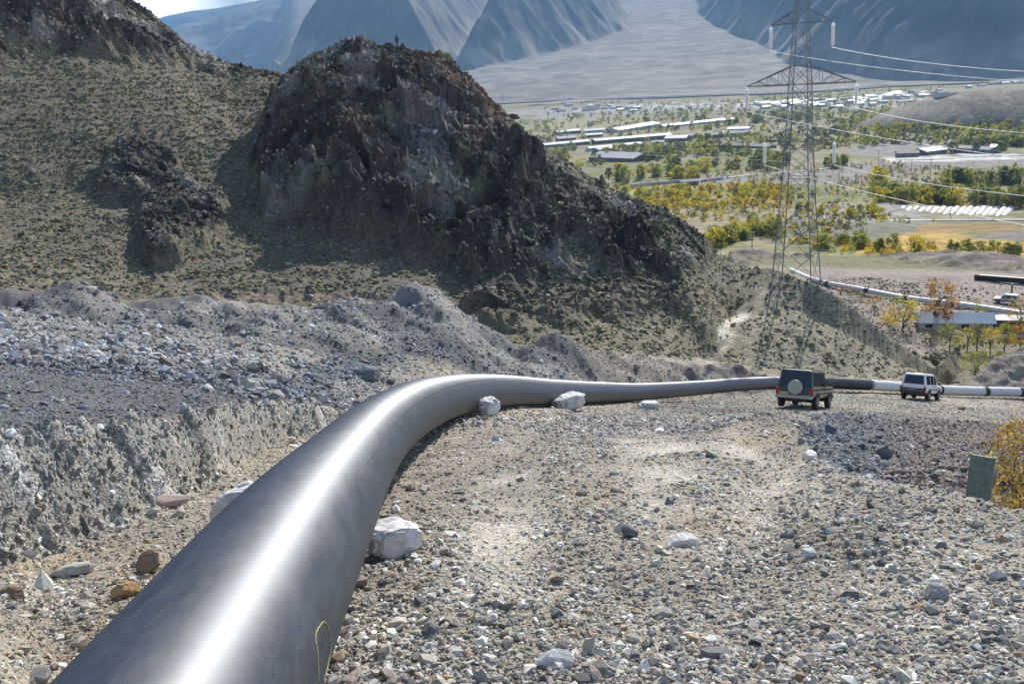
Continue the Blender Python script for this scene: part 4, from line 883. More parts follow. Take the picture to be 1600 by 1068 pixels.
for k in range(4):
    m_ = MB(); k2 = (k+1) % 4
    for i, ((z0_, w0), (z1_, w1)) in enumerate(zip(HT, HT[1:])):
        m_.tube(corner(k, w0, z0_), corner(k2, w1, z1_), .026, 4); m_.tube(corner(k2, w0, z0_), corner(k, w1, z1_), .026, 4)
        if i % 2 == 0 or z0_ > 15: m_.tube(corner(k, w0, z0_), corner(k2, w0, z0_), .026, 4)
    m_.build('bracing', M_steel, py_root)
ARMS = [(14.3, 1.06, 3.3, 1.1), (19.5, .88, 5.1, 1.7), (25.0, .62, 2.85, 1.2)]
tips = []
for (z_, w_, ln, up_) in ARMS:
    for sgn in (-1, 1):
        m_ = MB(); tip = ax*sgn*ln+az_*z_
        for sy in (-1, 1):
            a0 = ax*sgn*w_+ay*sy*w_+az_*z_; a1 = ax*sgn*w_*.9+ay*sy*w_*.9+az_*(z_+up_)
            m_.tube(a0, tip, .05, 4); m_.tube(a1, tip, .045, 4); nseg = max(3, int(ln/1.1))
            for q_ in range(nseg):
                t0 = q_/nseg; t1 = (q_+1)/nseg; m_.tube(a1.lerp(tip, t0), a0.lerp(tip, t0), .025, 4); m_.tube(a0.lerp(tip, t0), a1.lerp(tip, t1), .025, 4)
        for q_ in range(1, 4):
            t0 = q_/4; m_.tube((ax*sgn*w_+ay*w_+az_*z_).lerp(tip, t0), (ax*sgn*w_-ay*w_+az_*z_).lerp(tip, t0), .025, 4)
        arm = m_.build('crossarm', M_steel, py_root)
        m_ = MB(); m_.tube(tip, tip-az_*.25, .02, 5); m_.tube(tip-az_*2.15, tip-az_*2.35, .02, 5)
        for q_ in range(13): zq = -.27-q_*.145; m_.tube(tip+az_*zq, tip+az_*(zq-.10), .19, 12, .14); m_.tube(tip+az_*(zq-.10), tip+az_*(zq-.145), .10, 8)
        m_.build('insulator', M_ins, arm, smooth=False); tips.append((pb+tip-az_*2.35, sgn, z_))
M_cable = mat('aluminium_cable', (.62, .63, .65), .45, metal=.2)
def cable(a, b, sag, r, label, k=40):
    t = np.linspace(0, 1, k)[:, None]; q = np.array(a)*(1-t)+np.array(b)*t; q[:, 2] -= (4*sag*t*(1-t))[:, 0]
    o, _, _ = tube_path(q, r, 6, 'power_cable', M_cable); return tag(o, label, 'cable', 'power cables strung from the pylon')
ends = {(1, 25.0): (1600, 112, 74), (-1, 25.0): (1600, 128, 78), (1, 19.5): (1600, 208, 72), (-1, 19.5): (1600, 248, 76), (1, 14.3): (1600, 306, 72), (-1, 14.3): (1600, 352, 76)}
nm = {(1, 25.0): 'highest', (-1, 25.0): 'second highest', (1, 19.5): 'third from the top', (-1, 19.5): 'fourth from the top', (1, 14.3): 'fifth from the top', (-1, 14.3): 'lowest'}
PB2 = P(786, 160, 1900)
for (tp, sgn, z_) in tips:
    e = P(*ends[(sgn, z_)]); e2 = tp+(Vector(e)-tp)*1.9; e2.z += 1.9
    cable(tp, e2, 1.0, .028, 'bright sunlit power cable running off to the right, %s of the six' % nm[(sgn, z_)])
    b = Vector(PB2)+Vector((sgn*3, 0, (z_-21)*1.0)); cable(tp, b, 18, .018, 'thin power cable going back across the valley, %s of the six' % nm[(sgn, z_)], 60)
def small_pylon(px, py, r, h, label):
    p = P(px, py, r); m_ = MB(); w0 = h*.10
    lv = [(0, w0), (h*.25, w0*.7), (h*.5, w0*.42), (h*.75, w0*.25), (h, w0*.05)]
    cc = lambda k, w_, z: Vector(((-1, 1, 1, -1)[k]*w_, (-1, -1, 1, 1)[k]*w_, z))
    for k in range(4):
        for (z0_, a), (z1_, b) in zip(lv, lv[1:]): m_.tube(cc(k, a, z0_), cc(k, b, z1_), h*.006, 4); m_.tube(cc(k, a, z0_), cc((k+1) % 4, b, z1_), h*.004, 4)
    for zz_, l_ in ((.55, .18), (.72, .26), (.88, .16)): m_.tube((-h*l_, 0, h*zz_), (h*l_, 0, h*zz_), h*.006, 4); m_.tube((-h*l_, 0, h*zz_), (0, 0, h*(zz_+.06)), h*.004, 4); m_.tube((h*l_, 0, h*zz_), (0, 0, h*(zz_+.06)), h*.004, 4)
    o = m_.build('pylon', M_steel); o.location = p; tag(o, label, 'pylon', 'far pylons of the power line')
small_pylon(786, 166, 1900, 24, 'tiny far pylon seen just right of the crag above the valley edge')
small_pylon(369, 106, 2300, 42, 'left of two faint far pylons seen in the saddle left of the crag')
small_pylon(382, 106, 2350, 42, 'right of two faint far pylons seen in the saddle left of the crag')

# ------------------------------------------------------------ person on the crag
def person(px, py, r0, label, face):
    p = hit(px, py, r0); root = None
    J = [(0, 0, .95), (0, 0, 1.18), (0, 0, 1.42), (0, 0, 1.50), (0, .01, 1.60), (0, .01, 1.72), (-.10, 0, .90), (-.11, .02, .48), (-.12, 0, .08), (-.12, .14, .04), (.10, 0, .90), (.12, -.02, .48), (.14, -.03, .08), (.14, .11, .04),
         (-.19, 0, 1.38), (-.24, .0, 1.10), (-.20, .16, .92), (-.19, .20, .86), (.19, 0, 1.38), (.26, 0, 1.10), (.25, .05, .85), (.25, .07, .77)]
    E_ = [(0, 1), (1, 2), (2, 3), (3, 4), (4, 5), (0, 6), (6, 7), (7, 8), (8, 9), (0, 10), (10, 11), (11, 12), (12, 13), (2, 14), (14, 15), (15, 16), (16, 17), (2, 18), (18, 19), (19, 20), (20, 21)]
    Rr = [.15, .14, .15, .06, .09, .085, .10, .065, .045, .04, .10, .065, .045, .04, .065, .05, .035, .035, .065, .05, .035, .035]
    me = bpy.data.meshes.new('person'); me.from_pydata(J, E_, []); me.materials.append(mat('dark_clothing', (.03, .032, .04), .9, var=.2))
    o = bpy.data.objects.new('person', me); scene.collection.objects.link(o)
    import bmesh; bm = bmesh.new(); bm.from_mesh(me); bm.verts.layers.skin.verify(); bm.to_mesh(me); bm.free()
    sk = o.modifiers.new('skin', 'SKIN')
    for v, rr_ in zip(me.skin_vertices[0].data, Rr): v.radius = (rr_, rr_*.85)
    me.skin_vertices[0].data[0].use_root = True
    sb_ = o.modifiers.new('sub', 'SUBSURF'); sb_.levels = 1; sb_.render_levels = 2
    o.location = p; o.rotation_euler = (0, 0, face)
    hd = MB(); hd.tube((0, .015, 1.68), (0, .01, 1.80), .098, 12, .05); hr = hd.build('hair', mat('dark_hair', (.015, .012, .01), .8), o, smooth=True)
    return tag(o, label, 'person')
person(621, 76, 120, 'lone person in dark clothes standing on the ridge of the crag', .4)

# ------------------------------------------------------------ trees and bushes
M_leaf = bpy.data.materials.new('leaves'); M_leaf.use_nodes = True
_n = M_leaf.node_tree.nodes; _b = _n['Principled BSDF']; _a = _n.new('ShaderNodeAttribute'); _a.attribute_name = 'tint'; _tr = _n.new('ShaderNodeBsdfTranslucent'); _mx = _n.new('ShaderNodeMixShader'); _mx.inputs[0].default_value = .5
_L = M_leaf.node_tree.links; _L.new(_a.outputs['Color'], _b.inputs['Base Color']); _L.new(_a.outputs['Color'], _tr.inputs['Color']); _L.new(_b.outputs[0], _mx.inputs[1]); _L.new(_tr.outputs[0], _mx.inputs[2]); _L.new(_mx.outputs[0], _n['Material Output'].inputs['Surface'])
_b.inputs['Roughness'].default_value = .7; _b.inputs['Specular IOR Level'].default_value = .2
M_bark = mat('bark', (.11, .09, .07), .95, var=.3, vscale=6)
YEL, YGR, GRN, DGR, ORA, TAN = (.62, .47, .04), (.36, .35, .06), (.23, .25, .07), (.14, .165, .06), (.42, .22, .06), (.34, .27, .18)
def crown_np(rng, h, w_, cols, ncl, nl, leaf, low=.25, flat=1.0, open_=.9):
    cz = rng.uniform(low, 1, ncl); prof = np.sqrt(np.clip(1-((cz-(low+(1-low)*.45))/((1-low)*.58))**2, .05, 1))
    a = rng.uniform(0, 2*np.pi, ncl); rad = prof*np.sqrt(rng.uniform(.12, 1, ncl))*w_/2*rng.uniform(.75, 1.1, ncl)
    c = np.stack([rad*np.cos(a), rad*np.sin(a), cz*h], -1); cs = rng.uniform(.09, .19, ncl)*w_*open_
    p = (c[:, None]+rng.normal(size=(ncl, nl, 3))*cs[:, None, None]*np.array([.6, .6, .5])).reshape(-1, 3); n = len(p)
    p[:, 2] = np.clip(p[:, 2], h*low*.5, h*1.03)
    u = rng.normal(size=(n, 3)); u /= np.linalg.norm(u, axis=1)[:, None]; v = np.cross(u, rng.normal(size=(n, 3))); v /= np.linalg.norm(v, axis=1)[:, None]
    s_ = leaf*rng.uniform(.6, 1.4, n)[:, None]; q = np.stack([p-u*s_, p+v*s_*.6, p+u*s_, p-v*s_*.6], 1)
    ci = rng.integers(0, len(cols), ncl); col = np.array(cols)[ci]*np.exp(rng.normal(0, .22, (ncl, 1))); col = np.repeat(col, nl, 0)*np.exp(rng.normal(0, .15, (n, 1)))
    return q.reshape(-1, 3), np.arange(4*n).reshape(n, 4), np.repeat(col, 4, 0), c
def make_tree(seed, h, w_, cols, ncl, nl, leaf, low=.25, name='tree', stems=1, twigs=False, bark=None):
    rng = np.random.default_rng(seed); root = empty(name)
    v, f, c, cl_ = crown_np(rng, h, w_, cols, ncl, nl, leaf, low)
    mesh_np('crown', v, f, M_leaf, parent=root, col=c, smooth=False)
    m_ = MB()
    for s_ in range(stems):
        b0 = Vector((rng.normal(0, .03)*w_*stems*.5, rng.normal(0, .03)*w_*stems*.5, -.15)); tp = Vector((b0.x*3, b0.y*3, h*low+.25*h)); r_ = h*.022/stems**.5
        m_.tube(b0, b0.lerp(tp, .5), r_*1.3, 7, r_); m_.tube(b0.lerp(tp, .5), tp, r_, 7, r_*.6)
        for q_ in range(max(4, 12//stems) if not twigs else 26):
            e = Vector(cl_[rng.integers(0, len(cl_))]); a_ = b0.lerp(tp, rng.uniform(.4, 1)); md_ = a_.lerp(e, .5)+Vector(rng.normal(0, .03*w_, 3)); m_.tube(a_, md_, r_*.45, 5, r_*.3); m_.tube(md_, e, r_*.3, 4, r_*.1)
    m_.build('trunk', bark or M_bark, root)
    return root
def sink_z(x, y): return gz(x, y)-.05
def place_tree(root, px, py, r0, hpx, label, cat='tree', group=None, href=1.0, base=None):
    p = base or hit(px, py, r0) if r0 < 240 else vhit(px, py)
    sc_ = hpx/1500*p.length/href; root.location = (p.x, p.y, p.z-.05*sc_); root.scale = (sc_,)*3; tag(root, label, cat, group); return p
# near the terrace and below the knoll (each one looks different enough to name)
near_trees = [
 (1410, 516, 112, 50, 1.05, YEL, YGR, 900, 'round bright yellow tree left of the long pale shed', 0.12),
 (1388, 508, 112, 30, 1.3, YEL, ORA, 500, 'low yellow bush at the foot of the knoll left of the round yellow tree', 0.1),
 (1462, 512, 112, 72, .75, ORA, TAN, 700, 'tall thin rusty orange tree behind the long pale shed', 0.3),
 (1322, 462, 112, 20, 2.2, ORA, TAN, 500, 'low rust-brown thicket right behind the knoll top', 0.05),
 (1365, 488, 112, 24, 1.8, ORA, YEL, 450, 'reddish shrub patch between knoll and round yellow tree', 0.05),
 (1345, 472, 112, 16, 1.2, GRN, YGR, 260, 'small green bush right under the terrace pipe', 0.05),
 (1527, 503, 112, 34, .8, YGR, GRN, 500, 'green tree standing between the two sheds', 0.15),
 (1595, 522, 112, 52, .8, ORA, YGR, 700, 'brownish tree at the right edge beside the small shed', 0.2),
 (1484, 548, 105, 40, .85, GRN, YGR, 600, 'leftmost slim green tree of the row below the sheds', 0.35),
 (1510, 550, 105, 36, .8, YGR, YEL, 520, 'second slim tree from the left in the row below the sheds', 0.35),
 (1528, 548, 105, 42, .7, GRN, DGR, 520, 'darkest slim tree in the row below the sheds', 0.35),
 (1548, 552, 105, 38, .8, YEL, YGR, 520, 'yellowish slim tree in the row below the sheds', 0.35),
 (1568, 548, 105, 40, .7, YGR, GRN, 520, 'slim tree second from the right in the row below the sheds', 0.35),
 (1590, 552, 105, 42, .8, ORA, YEL, 520, 'rightmost slim orange-tinged tree in the row below the sheds', 0.35),
 (1455, 535, 105, 24, 1.5, YGR, GRN, 400, 'wide olive bush below the left end of the long pale shed', 0.1),
 (1524, 594, 100, 44, .95, GRN, YGR, 900, 'round grey-green bush with a dark stem close behind the white pipe', 0.28),
 (1558, 592, 100, 40, .75, GRN, YGR, 700, 'round green bush just right of the one with the dark stem', 0.3),
]
for i, (px, py, r0, hp, wr, ca, cb, nq, lab, low) in enumerate(near_trees):
    t = make_tree(500+i, 1.0, wr, [ca, cb, ca], 34, nq//34+8, .024, low, 'bush' if hp < 31 else 'tree', stems=1 if hp > 31 else 3)
    place_tree(t, px, py, r0, hp, lab, 'bush' if hp < 31 else 'tree')
# yellow bush and dry brush in the gully on the right
t = make_tree(601, 1.0, .62, [(.50, .36, .07), (.42, .30, .08), (.32, .2, .08)], 90, 26, .014, .08, 'bush', stems=4); p = P(1588, 800, 19); t.location = (p[0], p[1], gz(p[0], p[1])-.1); t.scale = (2.35,)*3; tag(t, 'bright yellow leaved bush in the hollow at the right edge', 'bush')
t = make_tree(602, 1.0, .9, [(.50, .36, .07), (.36, .24, .09)], 60, 20, .022, .08, 'bush', stems=4); p = P(1610, 815, 17.5); t.location = (p[0], p[1], gz(p[0], p[1])-.1); t.scale = (1.3,)*3; tag(t, 'lower golden bush cut by the right edge of the photo', 'bush')
t = make_tree(603, 1.0, 1.0, [(.26, .17, .12), (.22, .16, .13)], 40, 14, .016, .05, 'bush', stems=5, twigs=True); p = P(1592, 730, 24); t.location = (p[0], p[1], gz(p[0], p[1])-.1); t.scale = (1.9,)*3; tag(t, 'bare brown twiggy bush behind the yellow one', 'bush')
for i, (px, py, r_, sc_, lab) in enumerate([(1448, 752, 17, .75, 'pale dry brush nearest the grey scree'), (1492, 768, 16, .65, 'pale dry brush beside the green metal sheet')]):
    t = make_tree(610+i, 1.0, 1.5, [(.33, .27, .22), (.28, .22, .18)], 50, 16, .013, .04, 'bush', stems=6, twigs=True, bark=mat('dry_twigs', (.26, .21, .17), .95)); p = P(px, py, r_); t.location = (p[0], p[1], gz(p[0], p[1])-.08); t.scale = (sc_,)*3; tag(t, lab, 'bush')
# green metal sheet
M_sheet = mat('green_sheet_paint', (.17, .24, .20), .6, var=.35, vscale=9)
p = P(1526, 792, 14.0); m_ = MB(); m_.box((0, 0, .36), (.30, .03, .98)); m_.box((.15, .02, .36), (.02, .06, 1.0)); m_.box((-.15, .02, .36), (.02, .05, 1.0))
o = m_.build('metal_sheet', M_sheet, bevel=.004); o.location = (p[0], p[1], gz(p[0], p[1])+.24); o.rotation_euler = (math.radians(-6), math.radians(1), -math.radians(24)-.2); tag(o, 'upright dull green metal sheet planted in the hollow beside the yellow bush', 'metal sheet')

# ------------------------------------------------------------ things on the terrace
def ground_pts(pts, r0, lift): return np.array([np.array(hit(a, b, r0))+np.array([0, 0, lift]) for a, b in pts])
tp_ = ground_pts([(1236, 426), (1280, 444), (1345, 457), (1412, 470), (1500, 481), (1560, 490), (1640, 503)], 113, .55); tp_ = catmull(tp_, .8)
tr_ = empty('pipeline', tuple(tp_[0])); tag(tr_, 'pale pipeline laid across the dug terrace behind the knoll', 'pipeline')
o, _, _ = tube_path(tp_, .40, 20, 'pipe_run', M_whitep); child(o, tr_)
for px in (1284, 1290, 1352, 1414, 1466, 1484):
    k = int(np.argmin(np.abs(project(tp_[:, 0], tp_[:, 1], tp_[:, 2])[0]-px))); o, _, _ = tube_path(tp_[k:k+2], .43, 16, 'joint_band', M_black); child(o, tr_)
bp_ = ground_pts([(1523, 437), (1600, 443), (1700, 451)], 130, .5)
o, _, _ = tube_path(catmull(bp_, 1.0), .5, 20, 'pipe', M_black); tag(o, 'loose dark pipe lying on the far side of the dug terrace', 'pipe')
c3 = car('car', 'small silvery white car parked behind the pale terrace pipeline', mat('silver_paint', (.45, .46, .48), .35, metal=.3, coat=.4), 3.6, 1.6, 1.5, False, M_platew); park(c3, 1572, 474, 120, -55)
q = hit(1580, 464, 125); m_ = MB(); m_.tube((0, 0, -.1), (0, 0, 2.0), .13, 8); m_.tube((0, 0, 2.0), (0, 0, 2.15), .2, 8); o = m_.build('post', M_dpl); o.location = q; tag(o, 'short dark upright post behind the small silvery car', 'post')

# ------------------------------------------------------------ buildings
M_roofw = mat('pale_roof', (.50, .49, .48), .6, var=.12, vscale=.3); M_roofg = mat('grey_roof', (.27, .28, .30), .7, var=.15, vscale=.3); M_roofd = mat('dark_roof', (.10, .10, .115), .8, var=.2, vscale=.3)
M_wallw = mat('whitewashed_wall', (.48, .47, .45), .9, var=.12, vscale=.5); M_walld = mat('dim_wall', (.16, .155, .15), .9, var=.15, vscale=.5); M_roofb = mat('bluish_roof', (.50, .56, .62), .5, var=.1, vscale=.5)
M_roofr = mat('tiled_roof', (.24, .16, .13), .8, var=.2, vscale=.3)
M_win = mat('window_glass', (.03, .035, .045), .2)
def building(p0, p1, depth, h, roof, wall, label, pitch=.22, wins=5, flat=False, group=None, name='building', cat='building', parts=True):
    p0 = Vector(p0); p1 = Vector(p1); u = (p1-p0); u.z = 0; L_ = u.length; u.normalize(); v = Vector((-u.y, u.x, 0))
    if v.y < 0: v = -v; 
    z = min(gz(p0.x, p0.y), gz(p1.x, p1.y)); root = empty(name, (p0.x, p0.y, z)); tag(root, label, cat, group)
    def W(a, b, c): return u*a+v*b+Vector((0, 0, c))
    m_ = MB(); rise = depth*pitch
    vs = [W(0, 0, -1), W(L_, 0, -1), W(L_, depth, -1), W(0, depth, -1), W(0, 0, h), W(L_, 0, h), W(L_, depth, h), W(0, depth, h), W(0, depth/2, h+rise), W(L_, depth/2, h+rise)]
    m_.add(vs, [(0, 1, 5, 4), (1, 2, 6, 9, 5), (2, 3, 7, 6), (3, 0, 4, 8, 7)]); m_.build('wall', wall, root)
    e = .35; m_ = MB(); t_ = .12
    for sgn in (0, 1):
        a = W(-e, -e if not sgn else depth+e, h-e*2*rise/depth+.05); b = W(L_+e, -e if not sgn else depth+e, h-e*2*rise/depth+.05); c = W(L_+e, depth/2, h+rise+.05); d = W(-e, depth/2, h+rise+.05)
        up = Vector((0, 0, t_)); q8 = [a, b, c, d, a+up, b+up, c+up, d+up]; m_.add(q8, [(0, 3, 2, 1), (4, 5, 6, 7), (0, 1, 5, 4), (1, 2, 6, 5), (2, 3, 7, 6), (3, 0, 4, 7)])
    m_.build('roof', roof, root)
    for k in range(wins):
        a = L_*(k+.5)/wins; ww = min(1.4, L_/wins*.4); hh = min(1.2, h*.4); m_ = MB(); cs = [W(a-ww/2, -.03, h*.35), W(a+ww/2, -.03, h*.35), W(a+ww/2, -.03, h*.35+hh), W(a-ww/2, -.03, h*.35+hh)]; bk = [c+v*.06 for c in cs]
        m_.add(cs+bk, [(0, 1, 2, 3), (7, 6, 5, 4), (0, 4, 5, 1), (1, 5, 6, 2), (2, 6, 7, 3), (3, 7, 4, 0)]); m_.build('window', M_win, root)
    return root
p0 = hit(1437, 514, 112); p1 = p0+Vector((9.0, -2.6, 0)); building(p0, p1, 3.2, 1.3, M_roofb, M_wallw, 'long low shed with a pale blue-white roof among the yellow trees', .28, 4)
p0 = hit(1543, 516, 112); p1 = p0+Vector((4.2, -1.4, 0)); building(p0, p1, 2.2, 1.5, M_roofw, M_walld, 'small dark shed with a cream roof right of the long pale shed', .12, 2)
BL = [
 ((850, 232), (922, 226), 9, 4, M_roofw, M_walld, 'long white-roofed barn nearest the crag'),
 ((930, 226), (1050, 217), 9, 5, M_roofw, M_walld, 'longest white-roofed barn in the middle of the farm'),
 ((921, 236), (1003, 229), 6, 3.5, M_roofw, M_wallw, 'narrow white barn just below the longest barn'),
 ((936, 239), (966, 236), 8, 3.5, M_roofg, M_walld, 'short grey-roofed shed below the narrow white barn'),
 ((872, 211), (908, 208), 10, 4, M_roofw, M_walld, 'white shed on the left of the upper row behind the barns'),
 ((913, 209), (945, 207), 10, 4, M_roofw, M_wallw, 'upper of two small white sheds behind the longest barn'),
 ((912, 216), (942, 214), 8, 3.5, M_roofw, M_walld, 'lower of two small white sheds behind the longest barn'),
 ((872, 222), (900, 220), 10, 4, M_roofg, M_walld, 'grey shed behind the barn nearest the crag'),
 ((968, 207), (1032, 198), 14, 5, M_roofw, M_wallw, 'broad white hall beyond the longest barn'),
 ((1038, 200), (1148, 190), 10, 4, M_roofw, M_wallw, 'very long low white hall running towards the pylon'),
 ((1038, 222), (1072, 221), 12, 4, M_roofw, M_walld, 'bright white roof at the right end of the longest barn'),
 ((1018, 230), (1038, 229), 6, 5, M_wallw, M_wallw, 'small white block house right of the narrow barn'),
 ((1070, 218), (1115, 213), 10, 4, M_roofd, M_walld, 'dark-roofed shed left of the long dark barn'),
 ((1112, 216), (1180, 211), 9, 4, M_roofd, M_walld, 'long dark barn just left of the pylon'),
 ((1122, 231), (1200, 233), 7, 3, M_roofd, M_walld, 'long low dark shed at the foot of the trees left of the pylon'),
 ((920, 252), (990, 253), 18, 4, M_roofg, M_walld, 'wide grey-roofed hall behind the flank of the crag'),
 ((1136, 206), (1170, 205), 8, 3.5, M_roofb, M_wallw, 'pale blue shed left of the pylon'),
 ((1128, 212), (1160, 211), 8, 3, M_roofw, M_walld, 'flat white shed in front of the pale blue one'),
 ((1065, 291), (1092, 289), 5, 2.6, M_roofd, M_walld, 'dark box-shaped hut on the pale track'),
 ((1448, 243), (1480, 240), 10, 3.5, M_roofw, M_walld, 'white-roofed yard building beside the dark stacks'),
 ((1490, 238), (1545, 240), 8, 3.5, M_roofd, M_walld, 'dark yard building left of the bushes at the right'),
 ((1535, 236), (1555, 236), 6, 3.5, M_roofb, M_wallw, 'small pale blue house behind the yard'),
 ((1402, 246), (1436, 245), 8, 3, M_roofd, M_walld, 'dark open shed at the left end of the yard'),
]
for (a, b, dp, h_, rf, wl, lab) in BL: building(vhit(*a), vhit(*b), dp*1.35, h_*.8, rf, wl, lab, .12, max(2, int((b[0]-a[0])/14)))
# low walls of the pale track
for (a, b, lab) in [((985, 292), (1062, 286), 'long low whitewashed wall left of the dark hut'), ((1094, 285), (1130, 281), 'short low whitewashed wall right of the dark hut')]:
    p0, p1 = vhit(*a), vhit(*b); u = (p1-p0).normalized(); m_ = MB(); M2 = Matrix.Rotation(math.atan2(u.y, u.x), 4, 'Z'); m_.box(((p1-p0).length/2, 0, .4), ((p1-p0).length, .5, 2.6), M2); m_.box(((p1-p0).length/2, 0, 1.76), ((p1-p0).length, .8, .12), M2); o = m_.build('wall', M_wallw); o.location = (p0.x, p0.y, min(p0.z, p1.z)); tag(o, lab, 'wall')
# plastic-covered beds
for i in range(17):
    px = 1398+i*10.5; a = vhit(px-8, 343-(i % 3)); b = vhit(px+14, 325+(i % 2)); d_ = (b-a); m_ = MB(); L_ = math.hypot(d_.x, d_.y); n_ = 14
    vs = []; 
    for t_ in (0, 1):
        for k in range(9): an = math.pi*k/8; vs.append((t_*L_, math.cos(an)*1.25, math.sin(an)*.9-.05))
    m_.add(vs, [(k, k+1, k+10, k+9) for k in range(8)]+[tuple(range(9)), tuple(range(17, 8, -1))]); o = m_.build('plastic_tunnel', M_roofw, smooth=False); o.location = (a.x, a.y, min(a.z, b.z)); o.rotation_euler = (0, 0, math.atan2(d_.y, d_.x))
    tag(o, 'low white plastic growing tunnel lying slantwise in the field', 'growing tunnel', 'white growing tunnels in the valley')
# the town under the mountains
rng = np.random.default_rng(71)
town = []
for k in range(120):
    px = rng.uniform(1180, 1475); top = np.interp(px, [1180, 1300, 1400, 1475], [161, 156, 147, 141]); py = top+rng.uniform(0, 18)*rng.uniform(.3, 1)
    if py > 163 and px > 1400: continue
    town.append((px, py))
for k in range(26): town.append((rng.uniform(860, 990), rng.uniform(165, 176)))
for px, py in [(1512, 138), (1530, 135), (1548, 133), (1566, 132), (1585, 131), (1598, 130)]: town.append((px, py))
for k, (px, py) in enumerate(town):
    a = vhit(px, py); wd = rng.uniform(8, 24)*rng.uniform(.6, 1); an = rng.normal(.12, .12); b = a+Vector((wd*math.cos(an), wd*math.sin(an), 0))
    far_ = px > 1500
    building(a, b, rng.uniform(7, 10), rng.uniform(2.6, 4.2), [M_roofw, M_roofg, M_roofg, M_roofb, M_roofd, M_roofr][rng.integers(0, 6)], M_wallw,
      'small pale building on top of the far mound' if far_ else ('small pale building in the far hamlet beyond the farm' if px < 1100 else 'small pale building among the crowded far town'), .15, 0, group='buildings on the far mound' if far_ else ('buildings of the far hamlet' if px < 1100 else 'buildings of the far town'))
# thin utility poles
for i, (px, py, hp) in enumerate([(1178, 300, 40), (1310, 300, 52), (1345, 302, 34), (1424, 268, 32), (1453, 285, 42), (1372, 262, 30), (1540, 300, 40), (1382, 150, 28), (1175, 395, 42), (1485, 338, 40)]):
    p = vhit(px, py); h_ = hp/1500*p.length*.8; m_ = MB(); m_.tube((0, 0, -.3), (0, 0, h_), .14, 6, .09); m_.box((0, 0, h_*.93), (1.6, .1, .1)); m_.box((0, 0, h_*.86), (1.2, .1, .1)); o = m_.build('utility_pole', M_dpl); o.location = p; tag(o, 'thin dark utility pole standing on the valley floor', 'utility pole', 'utility poles in the valley')

# valley trees: every tree an object of its own, far woodland as one mass
protos = {}
for kk, cols in {'yellow': [YEL, YGR], 'olive': [YGR, GRN], 'green': [GRN, YGR, DGR], 'dark': [DGR, GRN]}.items():
    L_ = []
    for j in range(3):
        t = make_tree(700+j*7+len(kk)*31, 1.0, (.95, .75, 1.15)[j], cols, 46, 20, .055, .04, 'tree'); t.location = (0, 0, 0); L_.append(t)
    protos[kk] = L_
used = {}
def vtree(x, y, h, kind, label, group, rng):
    L_ = protos[kind]; j = int(rng.integers(0, 3)); src = L_[j]; key = (kind, j)
    o = src if key not in used else copy_tree(src); used[key] = 1
    o.location = (x, y, gz(x, y)-.1); o.scale = (h*rng.uniform(.85, 1.3), h*rng.uniform(.85, 1.3), h); o.rotation_euler = (0, 0, rng.uniform(0, 6.28)); tag(o, label, 'tree', group)
rng = np.random.default_rng(81)
TR = [  # n, polyline of feet (px,py), spread px, height m, kinds, label, group
 (46, [(1370, 312), (1440, 316), (1520, 318), (1610, 320)], 5, (4.5, 7), ['olive', 'green', 'yellow', 'dark'], 'bushy tree in the dark-shadowed row above the white tunnels', 'row of trees above the white tunnels'),
 (10, [(1455, 283), (1500, 288), (1600, 290)], 4, (5, 8), ['dark', 'olive'], 'tree in the back line of the right-hand wood', 'back line of the right-hand wood'),
 (3, [(1364, 296), (1376, 296)], 2, (8.5, 10), ['yellow'], 'tall olive-yellow tree standing above the left end of the right-hand wood', 'tall trees at the wood end'),
 (40, [(940, 282), (1000, 276), (1080, 270), (1180, 262), (1230, 258)], 8, (5, 9), ['green', 'olive', 'dark', 'yellow'], 'tree in the wood between the barns and the pale track', 'wood between barns and track'),
 (34, [(975, 306), (1050, 308), (1140, 306), (1230, 304)], 7, (3, 5), ['yellow', 'yellow', 'olive'], 'yellow orchard tree in front of the pale track', 'yellow orchard before the track'),
 (30, [(1100, 382), (1140, 374), (1180, 366), (1220, 362)], 9, (3, 5.5), ['olive', 'yellow', 'green'], 'yellow-green bush on the slope left of the pylon foot', 'bushes left of the pylon foot'),
 (26, [(1275, 384), (1330, 386), (1370, 392), (1430, 398), (1520, 402), (1600, 404)], 5, (2.5, 4.5), ['yellow', 'olive', 'green'], 'small yellowish tree along the near edge of the orange field', 'small trees along the orange field'),
 (26, [(1270, 215), (1340, 208), (1420, 205), (1500, 203), (1600, 205)], 6, (6, 9), ['olive', 'green', 'yellow'], 'tree in the belt below the far mound', 'tree belt below the far mound'),
 (20, [(1480, 240), (1540, 232), (1600, 226)], 6, (6, 9), ['dark', 'green', 'olive'], 'dark tree behind the yard buildings', 'trees behind the yard'),
 (22, [(1060, 196), (1140, 190), (1230, 184), (1290, 190)], 6, (6, 9), ['green', 'dark'], 'tree behind the long white hall', 'trees behind the long white hall'),
 (16, [(860, 244), (960, 246), (1060, 238), (1200, 240)], 5, (5, 8), ['green', 'dark', 'olive'], 'tree among the farm buildings', 'trees among the farm buildings'),
 (14, [(1240, 330), (1300, 338), (1390, 338)], 5, (3, 4.5), ['yellow', 'green'], 'bush left of the white tunnels', 'bushes left of the white tunnels'),
 (8, [(1280, 262), (1330, 258)], 4, (5, 7), ['dark', 'olive'], 'tree just right of the pylon above the bare field', 'trees right of the pylon above the bare field'),
]
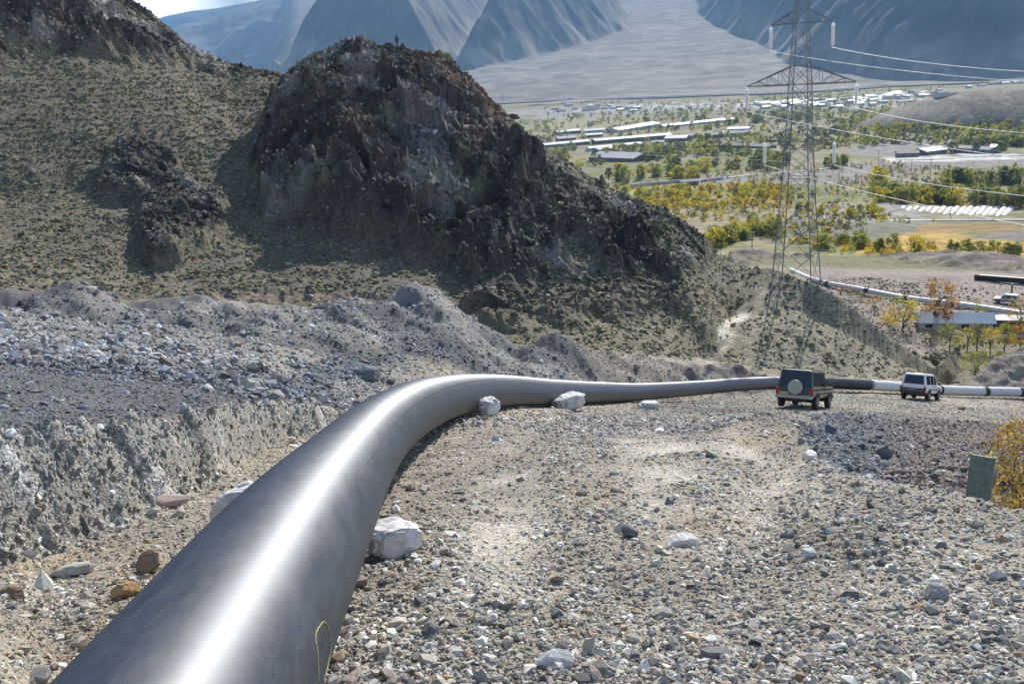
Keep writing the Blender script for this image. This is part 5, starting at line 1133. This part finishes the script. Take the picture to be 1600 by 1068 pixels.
for n, pl_, sp_, hh, kinds, lab, grp in TR:
    pl_ = np.array(pl_, float)
    for k in range(n):
        t_ = rng.random(); px = pl_[0, 0]+t_*(pl_[-1, 0]-pl_[0, 0]); py = np.interp(px, pl_[:, 0], pl_[:, 1])+rng.uniform(-1, 1)*sp_
        q = vhit(px, py) if vhit(px, py, 243).length < 3000 else None
        if q is None: continue
        vtree(q.x, q.y, rng.uniform(*hh), kinds[int(rng.integers(0, len(kinds)))], lab, grp, rng)
# uncountable far scrub and woodland
def wood(n, region, hrange, cols, name, seed):
    rng = np.random.default_rng(seed); P_ = np.array(region, float); out_v, out_c = [], []
    pts = []
    while len(pts) < n:
        t_ = rng.random(); px = P_[0, 0]+t_*(P_[-1, 0]-P_[0, 0]); py = rng.uniform(np.interp(px, P_[:, 0], P_[:, 1]), np.interp(px, P_[:, 0], P_[:, 2]))
        d = ray(px, py); d = d/math.hypot(d[0], d[1]); r = np.exp(np.linspace(math.log(243), math.log(2400), 1200)); z = vz(r); k = np.argmax(d[2]*r < z); pts.append((d[0]*r[k], d[1]*r[k]))
    for (x, y) in pts:
        if vn(np.array([x]), np.array([y]), 0, 25, 431)[0] < rng.uniform(-.6, .2): continue
        if mound(x, y) > .5 or np.hypot(x, y) > 2250: continue
        _u, _v = project(x, y, gz(x, y))
        if 850 < _u < 1200 and any(abs(_v+2-np.interp(_u, [a_[0], b_[0]], [a_[1], b_[1]])) < 5 and a_[0]-3 < _u < b_[0]+3 for a_, b_ in [q_[:2] for q_ in BL]): continue
        h = rng.uniform(*hrange); v, f, c, _ = crown_np(rng, h, h*rng.uniform(.8, 1.3), [cols[int(rng.integers(0, len(cols)))]], 12, 10, .105*h, .02); v = v+np.array([x, y, gz(x, y)-.1]); out_v.append(v); out_c.append(c)
    v = np.vstack(out_v); return tag(mesh_np(name, v, np.arange(len(v)).reshape(-1, 4), M_leaf, col=np.vstack(out_c), smooth=False), kind='stuff')
wood(2200, [(800, 195, 262), (900, 180, 262), (1060, 176, 250), (1240, 170, 240), (1400, 175, 225), (1640, 200, 230)], (3, 8), [GRN, DGR, YGR, YGR, (.13, .13, .07)], 'far_woodland', 91)
wood(500, [(1180, 148, 168), (1300, 144, 168), (1480, 136, 172)], (3, 6), [GRN, DGR, YGR], 'far_woodland', 95)
wood(300, [(850, 162, 184), (1000, 160, 180), (1180, 158, 172)], (3, 6), [GRN, DGR, YGR], 'far_woodland', 96)
wood(3000, [(950, 270, 345), (1240, 262, 385), (1400, 252, 350), (1640, 258, 340)], (.8, 2.2), [YGR, GRN, (.15, .12, .05), YEL, (.12, .10, .06)], 'valley_scrub', 92)
wood(500, [(960, 296, 322), (1100, 292, 330), (1240, 292, 322)], (1.5, 3.2), [YEL, YGR, (.30, .2, .05)], 'valley_scrub', 93)
wood(500, [(1240, 376, 400), (1400, 384, 402), (1640, 388, 408)], (.8, 2.2), [YEL, YGR, (.36, .24, .05)], 'valley_scrub', 94)
